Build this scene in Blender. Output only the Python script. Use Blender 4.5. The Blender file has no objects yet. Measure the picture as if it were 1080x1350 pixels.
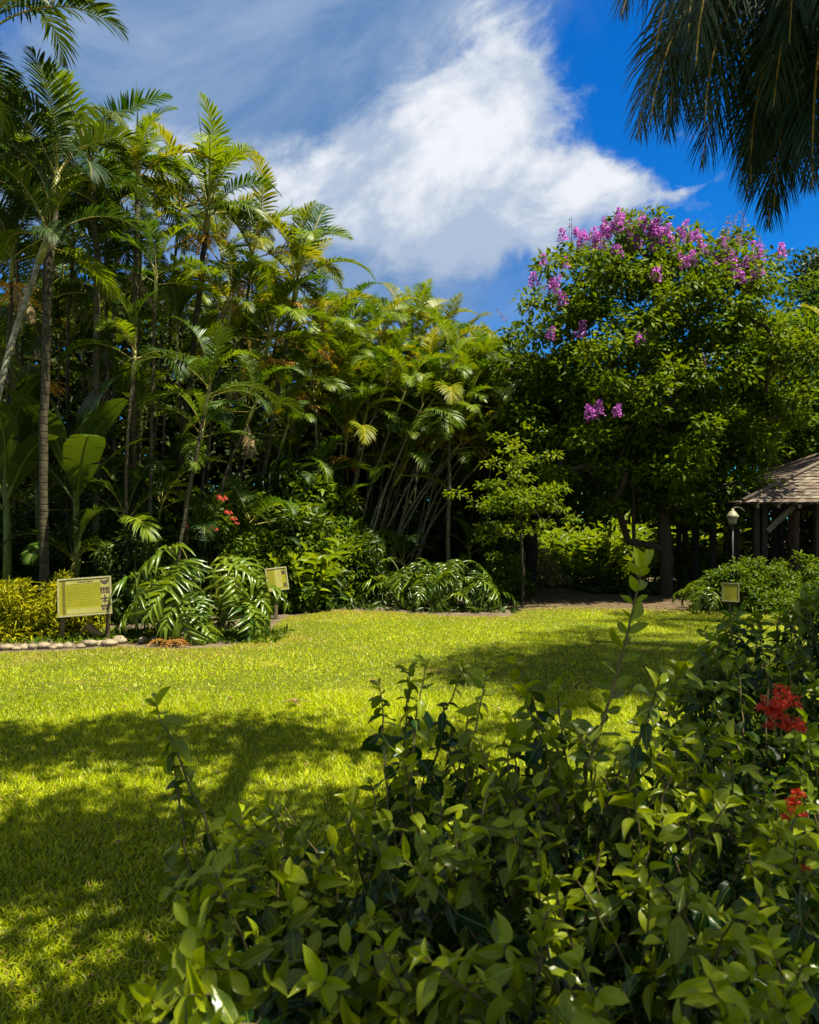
import bpy, math
import numpy as np
from math import radians as R, sin, cos, pi

C = bpy.context.scene
COL = C.collection

# ------------------------------------------------------------------ camera, sky, sun, exposure
FPX, HY, CZ = 1000.0, 700.0, 1.6          # focal length in photo pixels, horizon row, eye height
cam_d = bpy.data.cameras.new('camera')
cam = bpy.data.objects.new('camera', cam_d); COL.objects.link(cam)
cam.location = (0, 0, CZ); cam.rotation_euler = (R(90), 0, 0)
cam_d.sensor_fit = 'VERTICAL'; cam_d.sensor_height = 36.0; cam_d.sensor_width = 28.8
cam_d.lens = 36.0 * FPX / 1350.0
cam_d.shift_y = (HY - 675.0) / 1350.0
cam_d.clip_start = 0.05; cam_d.clip_end = 2000
cam_d.dof.use_dof = True; cam_d.dof.focus_distance = 11.0; cam_d.dof.aperture_fstop = 9.0
C.camera = cam

SUN = np.array([0.47, -0.22, 1.40]); SUN /= np.linalg.norm(SUN)
SUN_EL = math.asin(SUN[2]); SUN_ROT = math.atan2(SUN[0], SUN[1])
sun_d = bpy.data.lights.new('sun', 'SUN'); sun_d.energy = 4.8; sun_d.angle = R(0.5); sun_d.color = (1.0, 0.93, 0.76)
sun = bpy.data.objects.new('sun', sun_d); COL.objects.link(sun)
from mathutils import Vector
sun.rotation_euler = Vector(SUN).to_track_quat('Z', 'Y').to_euler(); sun.location = (20, 4, 45)

C.view_settings.view_transform = 'Standard'; C.view_settings.look = 'None'
EXPO = 1.62
C.view_settings.exposure = EXPO; C.view_settings.gamma = 1.0
C.render.engine = 'CYCLES'
C.cycles.max_bounces = 6; C.cycles.diffuse_bounces = 3; C.cycles.glossy_bounces = 2
C.cycles.transmission_bounces = 4; C.cycles.transparent_max_bounces = 4
C.cycles.use_denoising = True
C.cycles.sample_clamp_indirect = 4.0
C.cycles.use_adaptive_sampling = True; C.cycles.adaptive_threshold = 0.02


class Net:
    """tiny helper for node trees"""
    def __init__(self, nt): self.nt = nt
    def n(self, t, **kw):
        nd = self.nt.nodes.new(t)
        for k, v in kw.items(): setattr(nd, k, v)
        return nd
    def set(self, sock, v):
        if isinstance(v, bpy.types.NodeSocket): self.nt.links.new(v, sock)
        elif v is not None: sock.default_value = v
    def m(self, op, a, b=None, c=None, clamp=False):
        nd = self.n('ShaderNodeMath', operation=op); nd.use_clamp = clamp
        self.set(nd.inputs[0], a); self.set(nd.inputs[1], b); self.set(nd.inputs[2], c)
        return nd.outputs[0]
    def smooth(self, x, a, b, lo=0.0, hi=1.0):
        nd = self.n('ShaderNodeMapRange', interpolation_type='SMOOTHSTEP')
        self.set(nd.inputs[0], x); nd.inputs[1].default_value = a; nd.inputs[2].default_value = b
        nd.inputs[3].default_value = lo; nd.inputs[4].default_value = hi
        return nd.outputs[0]
    def mix(self, f, a, b, blend='MIX'):
        nd = self.n('ShaderNodeMix', data_type='RGBA', blend_type=blend)
        self.set(nd.inputs[0], f); self.set(nd.inputs[6], a); self.set(nd.inputs[7], b)
        return nd.outputs[2]
    def noise(self, vec, scale, detail=3, rough=0.5, dist=0.0):
        nd = self.n('ShaderNodeTexNoise')
        if vec is not None: self.set(nd.inputs['Vector'], vec)
        nd.inputs['Scale'].default_value = scale; nd.inputs['Detail'].default_value = detail
        nd.inputs['Roughness'].default_value = rough; nd.inputs['Distortion'].default_value = dist
        return nd


def rgba(c): return (c[0], c[1], c[2], 1.0)


def build_world():
    w = bpy.data.worlds.new('World'); C.world = w; w.use_nodes = True
    nt = w.node_tree; nt.nodes.clear(); N = Net(nt)
    out = N.n('ShaderNodeOutputWorld'); bg = N.n('ShaderNodeBackground')
    STR = 0.055
    bg.inputs['Strength'].default_value = STR
    nt.links.new(bg.outputs[0], out.inputs[0])
    sky = N.n('ShaderNodeTexSky', sky_type='NISHITA'); sky.sun_disc = False
    sky.sun_elevation = SUN_EL; sky.sun_rotation = SUN_ROT
    sky.air_density = 1.0; sky.dust_density = 0.3; sky.ozone_density = 2.0
    hs = N.n('ShaderNodeHueSaturation'); hs.inputs['Saturation'].default_value = 1.45; hs.inputs['Value'].default_value = 1.0
    hs.inputs['Hue'].default_value = 0.5
    nt.links.new(sky.outputs[0], hs.inputs['Color'])
    tc = N.n('ShaderNodeTexCoord'); sp = N.n('ShaderNodeSeparateXYZ'); nt.links.new(tc.outputs['Generated'], sp.inputs[0])
    y = N.m('MAXIMUM', sp.outputs[1], 0.08)
    # where a cloud deck would be met by the ray's direction: direction ratios, the same from every standpoint
    u0 = N.m('DIVIDE', sp.outputs[0], y); v0 = N.m('DIVIDE', sp.outputs[2], y)
    cv = N.n('ShaderNodeCombineXYZ'); N.set(cv.inputs[0], u0); N.set(cv.inputs[1], v0)
    st = N.n('ShaderNodeVectorRotate', rotation_type='Z_AXIS'); N.set(st.inputs[0], cv.outputs[0]); st.inputs['Angle'].default_value = R(-30)
    sc = N.n('ShaderNodeVectorMath', operation='MULTIPLY'); N.set(sc.inputs[0], st.outputs[0]); sc.inputs[1].default_value = (1.0, 1.35, 1.0)
    w1 = N.noise(sc.outputs[0], 3.0, 6, 0.62, 0.6); w2 = N.noise(sc.outputs[0], 8.0, 8, 0.62, 0.4)
    sw = N.n('ShaderNodeSeparateColor'); N.set(sw.inputs[0], w1.outputs['Color'])
    wob = 0.16
    u = N.m('ADD', u0, N.m('MULTIPLY', N.m('SUBTRACT', sw.outputs[0], 0.5), wob))
    v = N.m('ADD', v0, N.m('MULTIPLY', N.m('SUBTRACT', sw.outputs[1], 0.5), wob))
    def blob(px, py, rx, ry, ang, amp):
        cx, cy = (px - 540) / 1000, (HY - py) / 1000
        a = R(ang); du = N.m('SUBTRACT', u, cx); dv = N.m('SUBTRACT', v, cy)
        p = N.m('DIVIDE', N.m('ADD', N.m('MULTIPLY', du, cos(a)), N.m('MULTIPLY', dv, sin(a))), rx / 1000)
        q = N.m('DIVIDE', N.m('SUBTRACT', N.m('MULTIPLY', dv, cos(a)), N.m('MULTIPLY', du, sin(a))), ry / 1000)
        r2 = N.m('ADD', N.m('MULTIPLY', p, p), N.m('MULTIPLY', q, q))
        return N.m('MULTIPLY', N.m('EXPONENT', N.m('MULTIPLY', r2, -1.0)), amp)
    def total(bl):
        t = None
        for b in bl:
            x = blob(*b); t = x if t is None else N.m('ADD', t, x)
        return t
    dens = total([(565, 215, 165, 100, 30, 1.0), (435, 238, 110, 58, 18, .95), (628, 115, 110, 80, 58, .70), (660, 25, 75, 50, 75, .46), (540, 290, 150, 45, 8, .40),
                  (690, 255, 150, 55, -12, .9), (800, 252, 110, 27, -2, .72), (890, 244, 60, 9, 20, .42), (665, 315, 100, 55, 40, .50), (285, 255, 70, 50, 0, .6), (215, 225, 80, 50, 0, .6), (265, 192, 45, 18, 0, .4)])
    fb = N.m('SUBTRACT', w2.outputs['Fac'], 0.5)
    dens = N.m('ADD', dens, N.m('MULTIPLY', fb, 1.9))
    main = N.smooth(dens, 0.22, 0.86)
    # thin veil over the left half
    veil = total([(250, 60, 420, 150, 20, 1.0), (480, 350, 300, 150, 0, .8), (120, 180, 300, 120, 10, .7), (520, 20, 200, 90, 20, .6)])
    veil = N.m('MULTIPLY', N.smooth(N.m('ADD', veil, N.m('MULTIPLY', fb, 0.6)), 0.05, 0.85), 0.90)
    k = 1.0 / STR * 2 ** (0.75 - EXPO)
    deep = N.mix(1.0, hs.outputs[0], (0.17, 0.70, 0.98, 1), 'MULTIPLY')
    veil_c = N.mix(N.smooth(w1.outputs['Fac'], 0.35, 0.68), (0.080 * k, 0.160 * k, 0.300 * k, 1), (0.205 * k, 0.27 * k, 0.38 * k, 1))
    c1 = N.mix(veil, deep, veil_c)
    lump = N.noise(sc.outputs[0], 4.2, 7, 0.6, 0.3)
    lit = N.m('MULTIPLY', N.smooth(lump.outputs['Fac'], 0.40, 0.60), N.smooth(dens, 0.45, 1.15))
    white = N.mix(lit, (0.260 * k, 0.320 * k, 0.42 * k, 1), (0.53 * k, 0.545 * k, 0.575 * k, 1))
    c2 = N.mix(main, c1, white)
    # broken bright cloud added to the unseen sky overhead and behind, lifting ambient light
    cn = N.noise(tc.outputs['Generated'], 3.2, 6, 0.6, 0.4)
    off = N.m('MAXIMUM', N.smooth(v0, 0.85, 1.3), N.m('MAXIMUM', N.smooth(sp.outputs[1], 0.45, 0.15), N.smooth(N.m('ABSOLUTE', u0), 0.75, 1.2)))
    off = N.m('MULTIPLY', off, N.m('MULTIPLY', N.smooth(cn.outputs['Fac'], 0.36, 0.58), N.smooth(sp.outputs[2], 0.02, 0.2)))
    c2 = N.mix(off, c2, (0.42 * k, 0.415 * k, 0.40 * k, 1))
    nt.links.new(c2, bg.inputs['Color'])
    w.cycles.sampling_method = 'AUTOMATIC'


build_world()


def at(px, py, Y): return np.array([(px - 540) / FPX * Y, Y, CZ + (HY - py) / FPX * Y])
def ground_at(px, py):
    d = CZ * FPX / (py - HY); return np.array([(px - 540) / FPX * d, d, 0.0])


# ------------------------------------------------------------------ materials
def new_mat(name):
    m = bpy.data.materials.new(name); m.use_nodes = True
    nt = m.node_tree; nt.nodes.clear(); N = Net(nt)
    out = N.n('ShaderNodeOutputMaterial')
    return m, N, out


def leaf_mat(name, dark, light, trans=0.35, rough=0.42, tcol=None, vein=0.0, spec=0.4, old=None, rnd=0.25):
    """leaf: reflecting and letting light through, colour varies leaf by leaf (attribute lf.z) and object by object"""
    m, N, out = new_mat(name)
    at_ = N.n('ShaderNodeAttribute', attribute_name='lf'); s = N.n('ShaderNodeSeparateXYZ'); N.set(s.inputs[0], at_.outputs['Vector'])
    oi = N.n('ShaderNodeObjectInfo')
    tcd = N.n('ShaderNodeTexCoord')
    nz = N.noise(tcd.outputs['Object'], 9.0, 2)
    f = N.m('ADD', s.outputs[2], N.m('MULTIPLY', N.m('SUBTRACT', oi.outputs['Random'], 0.5), rnd))
    f = N.m('ADD', f, N.m('MULTIPLY', N.m('SUBTRACT', nz.outputs['Fac'], 0.5), 0.35), clamp=True)
    col = N.mix(f, rgba(dark), rgba(light))
    if old is not None:
        col = N.mix(N.smooth(s.outputs[2], 0.90, 0.97), col, rgba(old))
    if vein > 0.3:
        sp_ = N.noise(tcd.outputs['Object'], 55.0, 4, 0.7)
        col = N.mix(N.smooth(sp_.outputs['Fac'], 0.66, 0.74, 0.0, 0.75), col, (0.12, 0.085, 0.02, 1))
    if vein > 0:
        a = N.m('ABSOLUTE', s.outputs[1])
        rib = N.smooth(a, 0.012, 0.035, 1.0, 0.0)
        side = N.m('SINE', N.m('MULTIPLY', N.m('SUBTRACT', s.outputs[0], N.m('MULTIPLY', a, 0.75)), 62.0))
        side = N.m('MULTIPLY', N.smooth(side, 0.82, 1.0), 0.35)
        vv = N.m('MULTIPLY', N.m('MAXIMUM', rib, side), vein)
        col = N.mix(vv, col, (min(1, light[0] * 1.5 + .03), min(1, light[1] * 1.4 + .03), light[2] * 1.4 + .02, 1))
    pb = N.n('ShaderNodeBsdfPrincipled'); N.set(pb.inputs['Base Color'], col)
    pb.inputs['Roughness'].default_value = rough; pb.inputs['Specular IOR Level'].default_value = spec
    tr = N.n('ShaderNodeBsdfTranslucent')
    tc = tcol or (1.55, 1.35, 0.45)
    N.set(tr.inputs['Color'], N.mix(1.0, col, rgba(tc), 'MULTIPLY'))
    if vein > 0:
        bp = N.n('ShaderNodeBump'); bp.inputs['Strength'].default_value = 0.35; bp.inputs['Distance'].default_value = 0.003
        N.set(bp.inputs['Height'], vv); N.set(pb.inputs['Normal'], bp.outputs[0])
    mx = N.n('ShaderNodeMixShader'); mx.inputs[0].default_value = trans
    N.nt.links.new(pb.outputs[0], mx.inputs[1]); N.nt.links.new(tr.outputs[0], mx.inputs[2])
    N.nt.links.new(mx.outputs[0], out.inputs[0])
    return m


def solid_mat(name, c1, c2, scale=12.0, rough=0.8, bump=0.3, stretch=(1, 1, 1), rings=0.0, spec=0.25, detail=5):
    m, N, out = new_mat(name)
    tcd = N.n('ShaderNodeTexCoord'); oi = N.n('ShaderNodeObjectInfo')
    mp = N.n('ShaderNodeMapping'); mp.inputs['Scale'].default_value = stretch; N.set(mp.inputs[0], tcd.outputs['Object'])
    nz = N.noise(mp.outputs[0], scale, detail, 0.6)
    f = N.smooth(nz.outputs['Fac'], 0.28, 0.72)
    h = nz.outputs['Fac']
    if rings > 0:
        a = N.n('ShaderNodeAttribute', attribute_name='lf'); s = N.n('ShaderNodeSeparateXYZ'); N.set(s.inputs[0], a.outputs['Vector'])
        rg = N.smooth(N.m('SINE', N.m('MULTIPLY', s.outputs[0], rings)), 0.75, 1.0)
        f = N.m('SUBTRACT', f, N.m('MULTIPLY', rg, 0.6), clamp=True); h = N.m('SUBTRACT', h, rg)
    f = N.m('ADD', f, N.m('MULTIPLY', N.m('SUBTRACT', oi.outputs['Random'], 0.5), 0.5), clamp=True)
    col = N.mix(f, rgba(c1), rgba(c2))
    pb = N.n('ShaderNodeBsdfPrincipled'); N.set(pb.inputs['Base Color'], col); pb.inputs['Roughness'].default_value = rough
    pb.inputs['Specular IOR Level'].default_value = spec
    bp = N.n('ShaderNodeBump'); bp.inputs['Strength'].default_value = bump; bp.inputs['Distance'].default_value = 0.02
    N.set(bp.inputs['Height'], h); N.set(pb.inputs['Normal'], bp.outputs[0])
    N.nt.links.new(pb.outputs[0], out.inputs[0])
    return m


M = {}
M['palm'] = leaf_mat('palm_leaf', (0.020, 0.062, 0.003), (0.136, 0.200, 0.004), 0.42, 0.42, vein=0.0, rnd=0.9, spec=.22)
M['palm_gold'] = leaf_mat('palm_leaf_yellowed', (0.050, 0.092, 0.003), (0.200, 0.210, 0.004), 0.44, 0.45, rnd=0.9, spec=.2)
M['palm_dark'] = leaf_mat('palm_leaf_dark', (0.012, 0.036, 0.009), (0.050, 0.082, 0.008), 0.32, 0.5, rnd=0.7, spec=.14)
M['royal'] = leaf_mat('feather_leaf', (0.010, 0.032, 0.020), (0.040, 0.070, 0.016), 0.26, 0.42, spec=0.25, rnd=0.6)
M['palm_dry'] = leaf_mat('dry_palm_leaf', (0.16, 0.11, 0.045), (0.34, 0.25, 0.11), 0.25, 0.7, tcol=(1.1, 1, .8))
M['rachis'] = solid_mat('frond_rib', (0.16, 0.16, 0.03), (0.30, 0.24, 0.04), 6, 0.5, 0.05)
M['rachis_orange'] = solid_mat('frond_rib_orange', (0.25, 0.16, 0.02), (0.38, 0.24, 0.02), 6, 0.5, 0.05)
M['shaft'] = solid_mat('crownshaft_skin', (0.13, 0.15, 0.03), (0.26, 0.24, 0.05), 5, 0.45, 0.05)
M['palm_bark'] = solid_mat('palm_bark', (0.028, 0.023, 0.011), (0.095, 0.08, 0.04), 9, 0.85, 0.35, rings=52.0)
M['palm_bark_pale'] = solid_mat('palm_bark_pale', (0.13, 0.12, 0.07), (0.30, 0.28, 0.19), 9, 0.85, 0.3, rings=46.0)
M['palm_bark_mid'] = solid_mat('palm_bark_mid', (0.07, 0.065, 0.03), (0.19, 0.175, 0.10), 9, 0.85, 0.3, rings=46.0)
M['bark'] = solid_mat('tree_bark', (0.016, 0.013, 0.008), (0.055, 0.043, 0.026), 7, 0.9, 0.6, stretch=(1, 1, .35))
M['tree_leaf'] = leaf_mat('tree_leaf', (0.016, 0.056, 0.002), (0.125, 0.178, 0.003), 0.40, 0.5, spec=.12)
M['tree_dark'] = leaf_mat('tree_leaf_dark', (0.012, 0.036, 0.005), (0.050, 0.080, 0.005), 0.30, 0.5, spec=.2)
M['tree_light'] = leaf_mat('tree_leaf_light', (0.065, 0.125, 0.003), (0.20, 0.25, 0.004), 0.45, 0.5, spec=.15)
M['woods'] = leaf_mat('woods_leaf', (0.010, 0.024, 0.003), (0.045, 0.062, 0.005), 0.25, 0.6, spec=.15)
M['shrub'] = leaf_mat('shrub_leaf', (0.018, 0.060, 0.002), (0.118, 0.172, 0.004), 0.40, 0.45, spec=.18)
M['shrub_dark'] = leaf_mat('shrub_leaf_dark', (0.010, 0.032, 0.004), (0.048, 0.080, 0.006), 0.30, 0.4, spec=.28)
M['croton'] = leaf_mat('croton_leaf', (0.15, 0.18, 0.004), (0.38, 0.36, 0.006), 0.35, 0.45, rnd=0.1, spec=.15)
M['ginger'] = leaf_mat('ginger_leaf', (0.050, 0.110, 0.003), (0.190, 0.245, 0.010), 0.42, 0.42, vein=0.25, spec=.25)
M['pale_leaf'] = leaf_mat('variegated_leaf', (0.14, 0.16, 0.03), (0.42, 0.40, 0.16), 0.35, 0.5)
M['banana'] = leaf_mat('banana_leaf', (0.020, 0.052, 0.006), (0.065, 0.092, 0.008), 0.25, 0.42, vein=0.25, spec=.25)
M['philo'] = leaf_mat('split_leaf', (0.024, 0.072, 0.005), (0.140, 0.195, 0.008), 0.34, 0.30, spec=0.42, rnd=0.6)
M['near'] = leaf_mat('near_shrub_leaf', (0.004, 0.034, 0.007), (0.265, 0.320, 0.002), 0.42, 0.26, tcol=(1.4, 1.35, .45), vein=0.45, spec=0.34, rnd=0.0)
M['near_side'] = leaf_mat('ixora_leaf', (0.004, 0.030, 0.006), (0.150, 0.215, 0.002), 0.40, 0.26, tcol=(1.4, 1.35, .45), vein=0.4, spec=0.34, rnd=0.0)
M['stem_near'] = solid_mat('shrub_stem', (0.07, 0.055, 0.02), (0.15, 0.12, 0.04), 60, 0.7, 0.2)
M['stem_green'] = solid_mat('green_stem', (0.06, 0.09, 0.012), (0.14, 0.17, 0.02), 20, 0.5, 0.1)
M['petal_purple'] = leaf_mat('purple_petal', (0.30, 0.055, 0.32), (0.68, 0.22, 0.66), 0.40, 0.6, tcol=(1.1, 1, 1.1), rnd=0.5)
M['petal_faded'] = leaf_mat('faded_petal', (0.22, 0.10, 0.14), (0.34, 0.20, 0.22), 0.3, 0.7, tcol=(1, 1, 1), rnd=0.3)
M['petal_red'] = leaf_mat('red_petal', (0.34, 0.012, 0.004), (0.62, 0.045, 0.010), 0.3, 0.5, tcol=(1.1, .8, .8), rnd=0.1)
M['petal_pink'] = leaf_mat('pink_red_petal', (0.55, 0.06, 0.03), (0.75, 0.16, 0.10), 0.3, 0.5, tcol=(1.1, .9, .9), rnd=0.1)
M['grass'] = leaf_mat('grass_blade', (0.092, 0.142, 0.0005), (0.455, 0.495, 0.001), 0.40, 0.42, tcol=(1.15, 1.25, .4), old=(0.30, 0.22, 0.05), spec=0.22)
M['orange_leaf'] = leaf_mat('orange_leaf', (0.14, 0.075, 0.012), (0.34, 0.16, 0.02), 0.3, 0.6, tcol=(1.1, 1, .6))
M['dead_leaf'] = leaf_mat('dead_leaf', (0.10, 0.06, 0.02), (0.26, 0.16, 0.06), 0.15, 0.8, tcol=(1, .9, .7))
M['fruit'] = solid_mat('palm_fruit', (0.40, 0.17, 0.01), (0.55, 0.30, 0.02), 30, 0.5, 0.1)
M['stone'] = solid_mat('stone', (0.10, 0.075, 0.045), (0.25, 0.205, 0.13), 9, 0.85, 0.4)
M['wood_post'] = solid_mat('post_wood', (0.06, 0.045, 0.02), (0.14, 0.11, 0.05), 14, 0.8, 0.3, stretch=(1, 1, .2))
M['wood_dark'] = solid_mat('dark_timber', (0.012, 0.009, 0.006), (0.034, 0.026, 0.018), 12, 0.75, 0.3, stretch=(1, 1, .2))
M['wood_pale'] = solid_mat('weathered_timber', (0.07, 0.056, 0.036), (0.16, 0.135, 0.09), 12, 0.8, 0.3)
M['shingle'] = leaf_mat('roof_shingle', (0.045, 0.032, 0.022), (0.175, 0.14, 0.105), 0.0, 0.9, spec=0.12, rnd=0.0)
M['sign_face'] = solid_mat('board_yellow', (0.17, 0.165, 0.006), (0.225, 0.215, 0.008), 4, 0.4, 0.02)
M['sign_frame'] = solid_mat('board_frame', (0.18, 0.165, 0.07), (0.28, 0.26, 0.13), 14, 0.6, 0.1)
M['sign_band'] = solid_mat('board_band', (0.075, 0.062, 0.006), (0.10, 0.085, 0.01), 8, 0.5, 0.02)
M['sign_panel'] = solid_mat('board_cream', (0.22, 0.205, 0.045), (0.28, 0.26, 0.07), 8, 0.5, 0.02)
M['sign_ink'] = solid_mat('board_ink', (0.035, 0.025, 0.02), (0.07, 0.05, 0.035), 20, 0.6, 0.02)
M['sign_text'] = solid_mat('board_small_text', (0.115, 0.11, 0.008), (0.15, 0.14, 0.01), 20, 0.6, 0.02)
M['lamp_body'] = solid_mat('lamp_enamel', (0.17, 0.155, 0.09), (0.26, 0.235, 0.14), 14, 0.5, 0.05)
M['metal_dark'] = solid_mat('dark_iron', (0.02, 0.02, 0.018), (0.045, 0.04, 0.035), 20, 0.5, 0.05, spec=0.5)


def ground_mat():
    m, N, out = new_mat('soil')
    tcd = N.n('ShaderNodeTexCoord')
    a = N.noise(tcd.outputs['Object'], 1.3, 5, 0.6); b = N.noise(tcd.outputs['Object'], 22, 5, 0.65)
    c = N.mix(N.smooth(a.outputs['Fac'], .35, .65), (0.045, 0.030, 0.016, 1), (0.10, 0.070, 0.036, 1))
    c = N.mix(N.smooth(b.outputs['Fac'], .45, .75), c, (0.15, 0.11, 0.055, 1))
    pb = N.n('ShaderNodeBsdfPrincipled'); N.set(pb.inputs['Base Color'], c); pb.inputs['Roughness'].default_value = .95
    bp = N.n('ShaderNodeBump'); bp.inputs['Strength'].default_value = .7; bp.inputs['Distance'].default_value = .03
    N.set(bp.inputs['Height'], b.outputs['Fac']); N.set(pb.inputs['Normal'], bp.outputs[0])
    N.nt.links.new(pb.outputs[0], out.inputs[0]); return m


def lawn_mat():
    m, N, out = new_mat('turf')
    tcd = N.n('ShaderNodeTexCoord')
    a = N.noise(tcd.outputs['Object'], 0.9, 4, 0.6); b = N.noise(tcd.outputs['Object'], 38, 4, 0.7)
    c = N.mix(N.smooth(b.outputs['Fac'], .35, .7), (0.030, 0.045, 0.001, 1), (0.13, 0.15, 0.002, 1))
    c = N.mix(N.smooth(a.outputs['Fac'], .56, .75), c, (0.17, 0.13, 0.03, 1))
    pb = N.n('ShaderNodeBsdfPrincipled'); N.set(pb.inputs['Base Color'], c); pb.inputs['Roughness'].default_value = .9
    pb.inputs['Specular IOR Level'].default_value = .2
    bp = N.n('ShaderNodeBump'); bp.inputs['Strength'].default_value = .9; bp.inputs['Distance'].default_value = .03
    N.set(bp.inputs['Height'], b.outputs['Fac']); N.set(pb.inputs['Normal'], bp.outputs[0])
    N.nt.links.new(pb.outputs[0], out.inputs[0]); return m


M['soil'] = ground_mat(); M['turf'] = lawn_mat()
M['path'] = solid_mat('path_earth', (0.045, 0.030, 0.014), (0.105, 0.072, 0.035), 5, 0.95, 0.4)


# ------------------------------------------------------------------ mesh helpers
def norm(a):
    return a / np.maximum(np.linalg.norm(a, axis=-1, keepdims=True), 1e-9)


class MB:
    """collects geometry and links it as ONE mesh object"""
    def __init__(self):
        self.V, self.A, self.Q, self.T, self.qm, self.tm = [], [], [], [], [], []
        self.n = 0
    def add(self, V, quads=None, tris=None, mat=0, lf=None):
        V = np.asarray(V, float).reshape(-1, 3)
        if lf is None: lf = np.tile([0.5, 0.5, 0.5], (len(V), 1))
        self.V.append(V); self.A.append(np.asarray(lf, float).reshape(-1, 3))
        if quads is not None and len(quads):
            q = np.asarray(quads, int).reshape(-1, 4) + self.n; self.Q.append(q); self.qm.append(np.full(len(q), mat))
        if tris is not None and len(tris):
            t = np.asarray(tris, int).reshape(-1, 3) + self.n; self.T.append(t); self.tm.append(np.full(len(t), mat))
        self.n += len(V)
    def mesh(self, name, mats, smooth=True):
        me = bpy.data.meshes.new(name)
        V = np.concatenate(self.V); A = np.concatenate(self.A)
        Q = np.concatenate(self.Q) if self.Q else np.zeros((0, 4), int); T = np.concatenate(self.T) if self.T else np.zeros((0, 3), int)
        mi = np.concatenate([*self.qm, *self.tm]).astype(np.int32)
        me.vertices.add(len(V)); me.vertices.foreach_set('co', V.astype(np.float32).ravel())
        li = np.concatenate([Q.ravel(), T.ravel()]).astype(np.int32)
        me.loops.add(len(li)); me.loops.foreach_set('vertex_index', li)
        st = np.concatenate([np.arange(len(Q)) * 4, len(Q) * 4 + np.arange(len(T)) * 3]).astype(np.int32)
        me.polygons.add(len(st)); me.polygons.foreach_set('loop_start', st)
        me.polygons.foreach_set('material_index', mi)
        me.polygons.foreach_set('use_smooth', np.full(len(st), smooth))
        me.update(calc_edges=True)
        at_ = me.attributes.new('lf', 'FLOAT_VECTOR', 'POINT'); at_.data.foreach_set('vector', A.astype(np.float32).ravel())
        for m in (mats if isinstance(mats, (list, tuple)) else [mats]): me.materials.append(m)
        return me
    def build(self, name, mats, parent=None, smooth=True):
        return link(name, self.mesh(name, mats, smooth), parent)


def link(name, me, parent=None):
    o = bpy.data.objects.new(name, me); COL.objects.link(o)
    if parent is not None: o.parent = parent
    return o


def tag(o, label=None, cat=None, group=None, kind=None):
    if label: o['label'] = label
    if cat: o['category'] = cat
    if group: o['group'] = group
    if kind: o['kind'] = kind
    return o


def thing(name, loc, label, cat, group=None, rz=0.0, scale=1.0):
    o = bpy.data.objects.new(name, None); COL.objects.link(o)
    o.location = loc; o.rotation_euler = (0, 0, rz); o.scale = (scale,) * 3; o.empty_display_size = .1
    return tag(o, label, cat, group)


def copy_tree(o, parent=None):
    c = o.copy(); COL.objects.link(c); c.parent = parent
    for ch in [x for x in list(o.children)]: copy_tree(ch, c)
    return c


def tube(mb, pts, rad, sides=8, mat=0, cap=True, tint=.5):
    pts = np.asarray(pts, float); n = len(pts); rad = np.broadcast_to(np.asarray(rad, float), (n,))
    T = norm(np.gradient(pts, axis=0)); ref = np.array([0.3, 1, 0.1]) if abs(T[0][2]) > .7 else np.array([0, 0, 1.0])
    A = norm(np.cross(T, ref)); B = np.cross(T, A)
    an = np.arange(sides) / sides * 2 * pi
    V = pts[:, None] + rad[:, None, None] * (np.cos(an)[None, :, None] * A[:, None] + np.sin(an)[None, :, None] * B[:, None])
    s = np.concatenate([[0], np.cumsum(np.linalg.norm(np.diff(pts, axis=0), axis=1))])
    lf = np.stack([np.repeat(s, sides), np.tile(an, n), np.full(n * sides, tint)], 1)
    i = np.arange(n - 1)[:, None] * sides; j = np.arange(sides)[None]; k = (j + 1) % sides
    Q = np.stack([i + j, i + k, i + sides + k, i + sides + j], -1).reshape(-1, 4)
    V = V.reshape(-1, 3); tr = []
    if cap:
        V = np.vstack([V, pts[:1], pts[-1:]]); lf = np.vstack([lf, [0, 0, tint], [s[-1], 0, tint]])
        c0, c1 = n * sides, n * sides + 1
        for a in range(sides):
            b = (a + 1) % sides; tr.append((c0, b, a)); tr.append((c1, (n - 1) * sides + a, (n - 1) * sides + b))
    mb.add(V, Q, tr, mat, lf)


def bez(p0, p1, p2, n):
    t = np.linspace(0, 1, n)[:, None]; p0, p1, p2 = map(np.asarray, (p0, p1, p2))
    return (1 - t) ** 2 * p0 + 2 * t * (1 - t) * p1 + t * t * p2


def box(mb, lo, hi, mat=0, rot=None, org=(0, 0, 0), tint=.5):
    x0, y0, z0 = lo; x1, y1, z1 = hi
    V = np.array([(x0, y0, z0), (x1, y0, z0), (x1, y1, z0), (x0, y1, z0), (x0, y0, z1), (x1, y0, z1), (x1, y1, z1), (x0, y1, z1)], float)
    if rot is not None: V = V @ np.asarray(rot).T
    V = V + np.asarray(org, float)
    mb.add(V, [(0, 3, 2, 1), (4, 5, 6, 7), (0, 1, 5, 4), (1, 2, 6, 5), (2, 3, 7, 6), (3, 0, 4, 7)], None, mat, np.tile([.5, .5, tint], (8, 1)))


# leaf templates: (s along, t across, h up), faces
def tpl_lo(fold=.16, bend=-.12, wide=.45):
    c = np.array([(0, 0, 0), (wide, -.5, fold * .6), (1, 0, bend), (wide, .5, fold * .6)], float)
    return c, np.zeros((0, 4), int), np.array([(0, 1, 2), (0, 2, 3)])


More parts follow.
